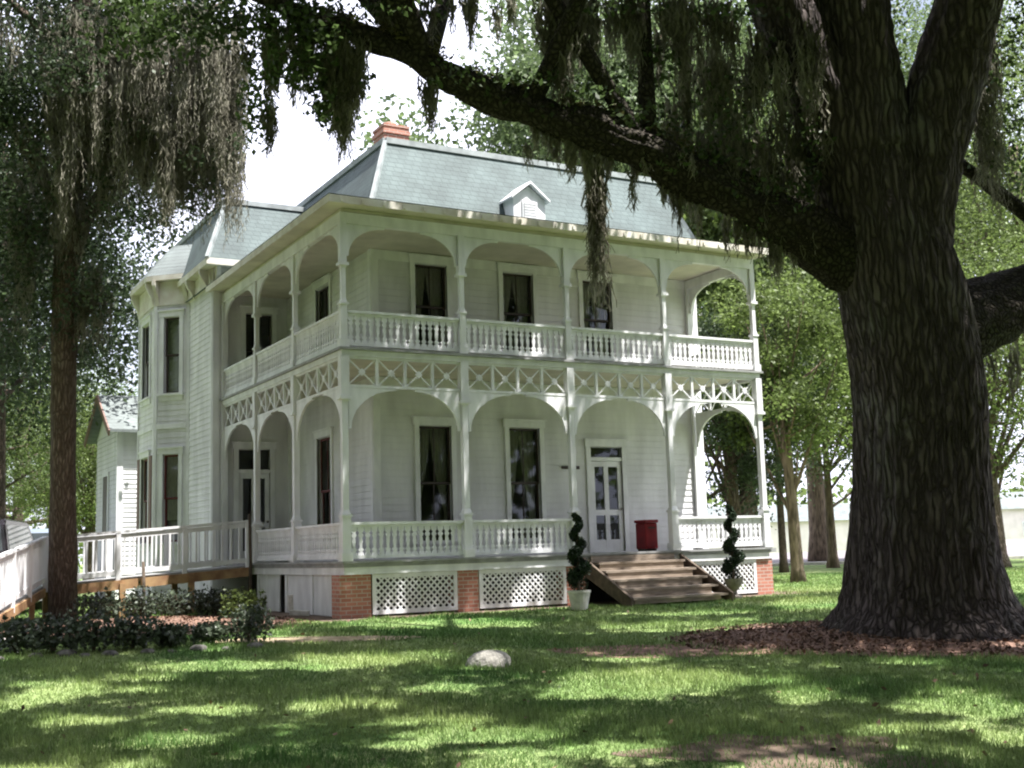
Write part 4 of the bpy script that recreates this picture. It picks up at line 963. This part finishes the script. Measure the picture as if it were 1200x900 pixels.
# ------------------------------------------------------------------ hanging moss
def strands(lst, r, wpx=1.0):
    """lst: (u, v_top, v_bottom, half-width px, depth, count)"""
    out = []
    for u, v0, v1, hw, d, c in lst:
        for _ in range(int(c*1.5)):
            o = np.clip(r.normal()*.55, -1, 1); st = v0+(v1-v0)*r.random()*.35; ln = (v1-st)*(1-.55*abs(o))*(.55+.45*r.random())
            uu = u+o*hw; dd = d+r.normal()*.25*hw*d/FPX
            p = at(uu, st, dd); L = ln*d/FPX
            k = max(3, int(L/.09)); wv = (.009+.013*r.random())*wpx; ang = r.random()*3.14; dr = r.normal(size=2)*.05
            P = []
            x, y = p[0], p[1]; conv = (at(u, st, d)-p)[:2]
            for i in range(k+1):
                t = i/k
                x2 = x+conv[0]*t*.45+dr[0]*t*L+.02*r.normal(); y2 = y+conv[1]*t*.45+dr[1]*t*L+.02*r.normal()
                wd = wv*(1-.8*t)*(.6+.8*r.random()); a = ang+t*2+r.normal()*.4
                P.append((x2, y2, p[2]-L*t, wd*math.cos(a), wd*math.sin(a)))
            for q, s in zip(P, P[1:]):
                out += [(q[0]-q[3], q[1]-q[4], q[2]), (q[0]+q[3], q[1]+q[4], q[2]), (s[0]+s[3], s[1]+s[4], s[2]-.01), (s[0]-s[3], s[1]-s[4], s[2]-.01)]
                # short curling side fronds
                if r.random() < .55:
                    a = r.random()*6.28; l = .05+.06*r.random(); e = (q[0]+math.cos(a)*l*.6, q[1]+math.sin(a)*l*.6, q[2]-l)
                    out += [(q[0], q[1], q[2]), (q[0]+.012, q[1], q[2]-.004), (e[0]+.004, e[1], e[2]), (e[0]-.004, e[1]+.004, e[2])]
    return np.array(out)
r = np.random.default_rng(61)
L = []
for k in range(190):
    u = r.uniform(60, 280); t = r.uniform(-10, 150); L.append((u, t, min(t+r.uniform(90, 190), 300), r.uniform(8, 20), 22.5+r.random()*1.5, 26))
for k in range(34):
    u = r.uniform(-15, 100); t = r.uniform(-10, 300); L.append((u, t, t+r.uniform(80, 170), r.uniform(8, 18), 23+r.random()*2, 18))
for k in range(10): L.append((r.uniform(85, 130), r.uniform(290, 340), r.uniform(390, 440), 9, 24, 14))
tag(npmesh('moss_curtain', strands(L, r), 0, M['moss']), 'broad grey brown curtain of hanging moss filling the upper left', 'moss', None, 'stuff')
L = []
for k in range(62):
    u = r.uniform(770, 962); t = r.uniform(20, 190); L.append((u, t, min(t+r.uniform(70, 150), 225+(u-775)*.55), r.uniform(8, 20), 16.2+r.random()*.8, 22))
for k in range(26): L.append((r.uniform(640, 860), r.uniform(-15, 10), r.uniform(50, 120), r.uniform(7, 14), 16.2, 18))
for k in range(16): L.append((r.uniform(1105, 1200), r.uniform(-10, 180), r.uniform(150, 300), r.uniform(7, 14), 17.8, 16))
for k in range(10): L.append((r.uniform(1110, 1200), r.uniform(380, 420), r.uniform(440, 500), r.uniform(5, 10), 17.8, 10))
for k in range(34): L.append((r.uniform(280, 425), r.uniform(-15, 60), r.uniform(80, 165), r.uniform(6, 13), 14.9, 16))
for k in range(16): L.append((r.uniform(430, 640), r.uniform(-15, 5), r.uniform(20, 75), r.uniform(4, 9), 15.2, 10))
for k in range(34):
    u = r.uniform(620, 930); v = 128+(u-620)*.49; L.append((u, v, v+r.uniform(28, 85), r.uniform(3, 7), 15.7+(u-620)*.003, 10))
for k in range(14): L.append((r.uniform(610, 830), r.uniform(150, 180)+0, r.uniform(185, 225), 5, 15.8, 8))
tag(npmesh('limb_moss', strands(L, r), 0, M['mossd']), 'shaggy brown moss hanging all along the massive oak and its limbs', 'moss', None, 'stuff')
GM = 'single beards of hanging moss'
for (u, v0, v1, hw, d, c, lab) in [
    (697, 165, 385, 13, 15.8, 90, 'long dark beard of moss hanging in front of the upper right window'),
    (655, -12, 135, 32, 15.6, 190, 'broadest brown beard of moss above the limb at top centre'),
    (400, 60, 205, 26, 15.0, 150, 'thick dark beard of moss below the thin end of the limb'),
    (457, -10, 58, 14, 15.1, 50, 'short beard of moss against the white sky left of centre'),
    (548, -10, 45, 10, 15.4, 34, 'short thin beard of moss at the top edge beside the broadest beard'),
    (503, 88, 168, 12, 15.2, 50, 'beard of moss hanging under the limb above the chimney'),
    (668, 160, 228, 7, 15.7, 28, 'small tuft of moss over the roof just left of the long beard'),
    (316, 120, 195, 9, 14.8, 34, 'small loose beard of moss hanging in the white gap of sky'),
    (196, 130, 300, 9, 22.4, 70, 'long narrow dark beard of moss above the corner tower')]:
    p = at(u, v0, d); V = strands([(u, v0, v1, hw, d, c)], r)
    e = empty('hanging_moss', tuple(p), lab, 'moss', GM) if False else None
    tag(npmesh('hanging_moss', V, 0, M['mossd']), lab, 'moss', GM)

# ------------------------------------------------------------------ planting bed
def shrub(x, y, rx, h, label, grp, m, seed, n=900, size=.075):
    r = np.random.default_rng(seed); z = float(gz(x, y))+.05
    t = empty('shrub', (x, y, z), label, 'shrub', grp)
    b = MB()
    for k in range(7):
        a = r.random()*6.28; e = (x+math.cos(a)*rx*.7*r.random(), y+math.sin(a)*rx*.7*r.random(), z+h*(.5+.4*r.random())); b.tube([(x, y, z-.05), ((x+e[0])/2, (y+e[1])/2, z+h*.35), e], [.018, .013, .006], 6)
    b.build('stem', M['darkwood'], t)
    q = r.normal(size=(n, 3)); q /= np.linalg.norm(q, axis=1)[:, None]; q *= (r.random((n, 1))**.35); lump = 1+.42*np.sin(q[:, :1]*5+seed)*np.cos(q[:, 1:2]*6)
    P = np.array([x, y, z+h*.5])+q*lump*np.array([rx, rx, h*.55]); P = P[P[:, 2] > z-.03]
    npmesh('foliage', leafquads(P, size, .5, .4, r=r), 0, m, t)
SH = [(18, 750, 15.9, .40, .40), (62, 750, 15.9, .43, .46), (110, 750, 16.0, .40, .43), (156, 748, 16.2, .36, .40), (200, 748, 16.4, .26, .26), (246, 745, 16.8, .24, .24), (292, 742, 17.0, .38, .46)]
for i, (u, v, d, rx, h) in enumerate(SH):
    p = at(u, v, d); lab = 'low dark green shrub in the front row of the flower bed'
    if i == 6: lab = 'dark green shrub at the right end of the front row'
    shrub(p[0], p[1], rx, h, lab, 'shrubs in the flower bed', M['shrub'], 100+i, 800)
for i, (u, v, d, rx, h) in enumerate([(118, 708, 23.5, .5, .5), (165, 708, 23.8, .55, .55), (212, 706, 24.0, .5, .5), (252, 704, 24.2, .45, .5), (285, 712, 22.4, .42, .5)]):
    p = at(u, v, d); lab = 'low shrub in the back row under the ramp'
    if i == 4: lab = 'bright green low plant beside the porch skirt corner'
    shrub(p[0], p[1], rx, h, lab, 'shrubs in the flower bed', M['leafb'] if i == 4 else M['shrub'], 120+i, 1000)

for i in range(10):
    u = 6+i*32+random.uniform(-9, 9); p = at(u, 765, 15.25+.08*i+.0035*max(0, u-200)+random.uniform(-.12, .12)); z = float(gz(p[0], p[1])); sz_ = random.uniform(.06, .12)
    b = MB(); b.lathe((p[0], p[1], z-.02), [(sz_, 0), (sz_*1.05, sz_*.4), (sz_*.85, sz_*.65), (sz_*.5, sz_*.85), (sz_*.05, sz_*.9)], 8, wob=.3)
    tag(b.build('edging_stone', M['edging']), 'rough dark stone edging the front of the flower bed', 'stone', 'stones edging the flower bed')
# ------------------------------------------------------------------ cars at the left
def car(p, head, L, W, hh, paint, label):
    """boxy estate: profile along x, built then turned"""
    z = float(gz(p[0], p[1])); t = empty('parked_car', (p[0], p[1], z), label, 'car', 'parked cars')
    ca, sa = math.cos(head), math.sin(head)
    def T(x, y, zz): return (p[0]+x*ca-y*sa, p[1]+x*sa+y*ca, z+zz)
    def loft(prof, half):
        b = MB(); n = len(prof); vs = []
        for sy_, ins in ((-1, 1), (1, 1)):
            for (x, zz) in prof:
                k = half(zz); vs.append(T(x, sy_*k, zz))
        b.add(vs, [tuple(range(n))[::-1], tuple(range(n, 2*n))]+[(i, (i+1) % n, (i+1) % n+n, i+n) for i in range(n)]); return b
    hb = hh*.56
    body = [(-L/2, .32), (-L/2+.04, hb-.1), (-L/2+.15, hb), (L*.22, hb), (L/2-.25, hb-.14), (L/2-.03, hb-.34), (L/2, .32), (L/2-.1, .22), (-L/2+.1, .22)]
    o = loft(body, lambda zz: W/2*(.96 if zz > hb-.2 else 1)).build('body', paint, t, bevel=.05)
    cab = [(-L/2+.18, hb+.002), (-L/2+.38, hh-.10), (-L/2+.55, hh), (L*.06, hh), (L*.10, hh-.05), (L*.23, hb+.002)]
    loft(cab, lambda zz: W/2*(.94-.16*(zz-hb)/(hh-hb))).build('cabin', paint, t, bevel=.04)
    g = [(-L/2+.40, hb+.06), (-L/2+.50, hh-.14), (L*.05, hh-.12), (L*.18, hb+.06)]
    loft(g, lambda zz: W/2*(.94-.16*(zz-hb)/(hh-hb))+.006).build('side_window', M['glasscar'], t)
    b = MB()
    def quad(x0, z0, x1, z1, off):
        k0 = W/2*(.94-.16*(z0-hb)/(hh-hb))*.88; k1 = W/2*(.94-.16*(z1-hb)/(hh-hb))*.88
        b.add([T(x0+off, -k0, z0), T(x0+off, k0, z0), T(x1+off, k1, z1), T(x1+off, -k1, z1)], [(0, 1, 2, 3)])
    quad(L*.215, hb+.06, L*.115, hh-.1, .02); b.build('windscreen', M['glasscar'], t); b = MB(); quad(-L/2+.225, hb+.08, -L/2+.37, hh-.13, -.02); b.build('rear_window', M['glasscar'], t)
    for x in (-L*.3, L*.31):
        for s in (-1, 1):
            b = MB(); c = [T(x, s*(W/2-.21), .33), T(x, s*(W/2-.0), .33)]; b.tube(c, [.33, .33], 22); wl_ = b.build('wheel', M['tyre'], t)
            b = MB(); c = [T(x, s*(W/2-.02), .33), T(x, s*(W/2+.012), .33)]; b.tube(c, [.2, .19], 16); b.build('rim', M['chrome'], wl_)
    for s in (-1, 1):
        b = MB(); q = [T(L/2-.10, s*W*.28, hb-.42), T(L/2-.10, s*W*.46, hb-.42), T(L/2-.0, s*W*.46, hb-.42), T(L/2-.0, s*W*.28, hb-.42)]; b.hexa([(*q_[:2], q_[2]) for q_ in q]+[(*q_[:2], q_[2]+.13) for q_ in q]); b.build('headlight', M['chrome'], t)
        b = MB(); q = [T(-L/2-.02, s*W*.34, hb-.30), T(-L/2-.02, s*W*.47, hb-.30), T(-L/2+.06, s*W*.47, hb-.30), T(-L/2+.06, s*W*.34, hb-.30)]; b.hexa([(*q_[:2], q_[2]) for q_ in q]+[(*q_[:2], q_[2]+.2) for q_ in q]); b.build('tail_light', M['lamp'], t)
M['glasscar'] = mat('car_glass', (.05, .06, .065), .05, .05, 3, spec=.9)
p = at(-14, 640, 28.5); car(p, 1.25, 5.0, 2.05, 2.2, M['carpaint'], 'dark parked car with bright windscreen at the left edge')
p = at(47, 640, 37.0); car(p, 1.3, 4.8, 1.9, 2.2, M['carblue'], 'grey blue parked van beyond the dark car')
# ------------------------------------------------------------------ far buildings across the street
def farhouse(u0_, u1_, d, h, label, wins):
    a, c = far(u0_, d), far(u1_, d); Lh = np.linalg.norm(c-a); cc = (a+c)/2; t = empty('far_building', (cc[0], cc[1], -1.03), label, 'building', 'low buildings across the street')
    F = frame(a[0], a[1], c[0]-a[0], c[1]-a[1])
    b = MB(); b.fbox(F, 0, Lh, -1.1, -1.03+h, -9, 0); b.build('wall', M['farwall'], t)
    b = MB(); b.fprism(frame(*F(Lh, 0, 0)[:2], c[1]*0+F(0,0,-1)[0]-F(0,0,0)[0], F(0,0,-1)[1]-F(0,0,0)[1]), [(-.6, h-1.03), (9.6, h-1.03), (4.5, h+.9)], -Lh-.5, .5); b.build('roof', M['roof2'], t)
    for a0 in wins:
        b = MB(); b.fbox(F, a0*Lh, a0*Lh+1.3, .1, 1.3, .0, .04); w_ = b.build('window', M['sash'], t)
        b = MB(); b.fbox(F, a0*Lh-.15, a0*Lh, -.05, 1.45, 0, .07); b.fbox(F, a0*Lh+1.3, a0*Lh+1.45, -.05, 1.45, 0, .07); b.fbox(F, a0*Lh, a0*Lh+1.3, 1.3, 1.45, 0, .07); b.fbox(F, a0*Lh, a0*Lh+1.3, -.05, .1, 0, .07); b.build('frame', M['white'], w_)
farhouse(820, 1060, 128, 3.2, 'long low white building across the street left of the massive trunk', [.1])
farhouse(1130, 1290, 126, 3.8, 'low white building across the street right of the massive trunk', [.15, .45, .75])

# ------------------------------------------------------------------ grass blades and fallen leaves
def scatter(n, dmin, dmax, umin, umax, r, power=1.0):
    d = dmin*(dmax/dmin)**(r.random(n)**power); u = r.uniform(umin, umax, n)
    P = CAM+(FW+RT*((u-600)/FPX)[:, None]+UP*((450-640)/FPX))*d[:, None]
    return P[:, 0], P[:, 1], d
r = np.random.default_rng(91)
gA = [scatter(360000, 6.2, 42, -60, 1260, r, .9), scatter(90000, 5.5, 30, -520, -60, r, .9), scatter(120000, 5.5, 42, 1260, 1900, r, .9)]
x, y, d = [np.concatenate(q) for q in zip(*gA)]
k = ~((x > -.7) & (x < 10.6) & (y > -.55+.2*np.sin(x*4)))
def inpatch(x, y, cx, cy, rx, ry, rot): 
    a = (x-cx)*math.cos(rot)+(y-cy)*math.sin(rot); b_ = -(x-cx)*math.sin(rot)+(y-cy)*math.cos(rot); return (a/rx)**2+(b_/ry)**2
dens = r.random(len(x))
e1 = inpatch(x, y, OAK[0]+.1, OAK[1]-.5, 3.9, 2.5, -.5); k &= (e1 > .8+.5*dens)
q = at(920, 880, 8.6); e2 = inpatch(x, y, q[0]+.1, q[1], 1.05, .6, -.5); k &= (e2 > 2.0*dens**1.5-.02)
q = at(800, 752, 15.5); e3 = inpatch(x, y, q[0], q[1], 1.7, .8, -.5); k &= (e3 > 1.3*dens**1.5)
for (u, v, dd, rx, ry) in ((940, 905, 7.7, .7, .25), (610, 898, 7.6, .5, .22)):
    q = at(u, v, dd); k &= inpatch(x, y, q[0], q[1], rx, ry, -.5) > 1.8*dens**1.4
e4 = inpatch(x, y, -3.6, 1.4, 3.0, 3.4, -.45); k &= e4 > .9+.2*dens
k &= inpatch(x, y, -2.2, -3.9, 1.7, .45, -.3) > .3+.8*dens
k &= ~((x > -8.7) & (x < -4.9) & (y > -1.3) & (y < 2.5))
patch = np.sin(x*1.1+.7*np.sin(y*.9))+np.sin(y*1.7+x*.5)+.7*np.sin(x*3.1-y*2.3); k &= dens > .18*(patch > 1.1)
x, y, d = x[k], y[k], d[k]; n = len(x); z = gz(x, y)
h = (.026+.035*r.random(n))*(1+.3*np.sin(x*2+y))*np.where(np.sin(x*7.3+2*np.sin(y*5))*np.sin(y*8.1+x) > .62, 1.7, 1); a = r.random(n)*6.28; wd = (.0035+.0022*r.random(n))*(d/9)**.8; lx, ly = r.normal(size=n)*.022, r.normal(size=n)*.022
V = np.stack([np.stack([x-wd*np.cos(a), y-wd*np.sin(a), z], 1), np.stack([x+wd*np.cos(a), y+wd*np.sin(a), z], 1), np.stack([x+lx, y+ly, z+h], 1)], 1).reshape(-1, 3)
tag(npmesh('grass', V, 0, M['grass'], None, 3), 'short green lawn grass in front of the house', 'grass', None, 'stuff')
# fallen leaves on the litter and the lawn
x1, y1, d1 = scatter(230, 6.5, 26, -40, 1240, r, .9)
th = r.random(9000)*6.28; rr_ = np.sqrt(r.random(9000)); lx_ = 4.1*rr_*np.cos(th); ly_ = 2.7*rr_*np.sin(th)
x2 = OAK[0]+.1+lx_*math.cos(-.5)-ly_*math.sin(-.5); y2 = OAK[1]-.5+lx_*math.sin(-.5)+ly_*math.cos(-.5)
th = r.random(4000)*6.28; rr_ = np.sqrt(r.random(4000)); x3 = -3.6+3.2*rr_*np.cos(th); y3 = 1.2+3.6*rr_*np.sin(th)
x = np.concatenate([x1, x2, x3]); y = np.concatenate([y1, y2, y3]); hz = np.concatenate([np.full(len(x1), .03), .02+.10*(1-np.minimum(1, ((lx_[:0].size)+0)))*np.ones(len(x2)) if False else np.full(len(x2), .0), np.full(len(x3), .0)])
e = inpatch(x, y, OAK[0]+.1, OAK[1]-.5, 3.9, 2.5, -.5); hz = np.where(e < 1, .022+.10*(1-np.minimum(e, 1))**2, hz)
e = inpatch(x, y, -3.6, 1.4, 3.0, 3.4, -.45); hz = np.where(e < 1, .022+.12*(1-np.minimum(e, 1))**2, hz+.012)
P = np.stack([x, y, gz(x, y)+hz], 1)
kk = ~((x > -.3) & (x < 10.6) & (y > -.2)); P = P[kk]
tag(npmesh('fallen_leaves', leafquads(P, .06, .4, 1.6, .6, r), 0, M['litter']), 'brown fallen leaves strewn under the massive oak and over the grass', 'leaves', None, 'stuff')
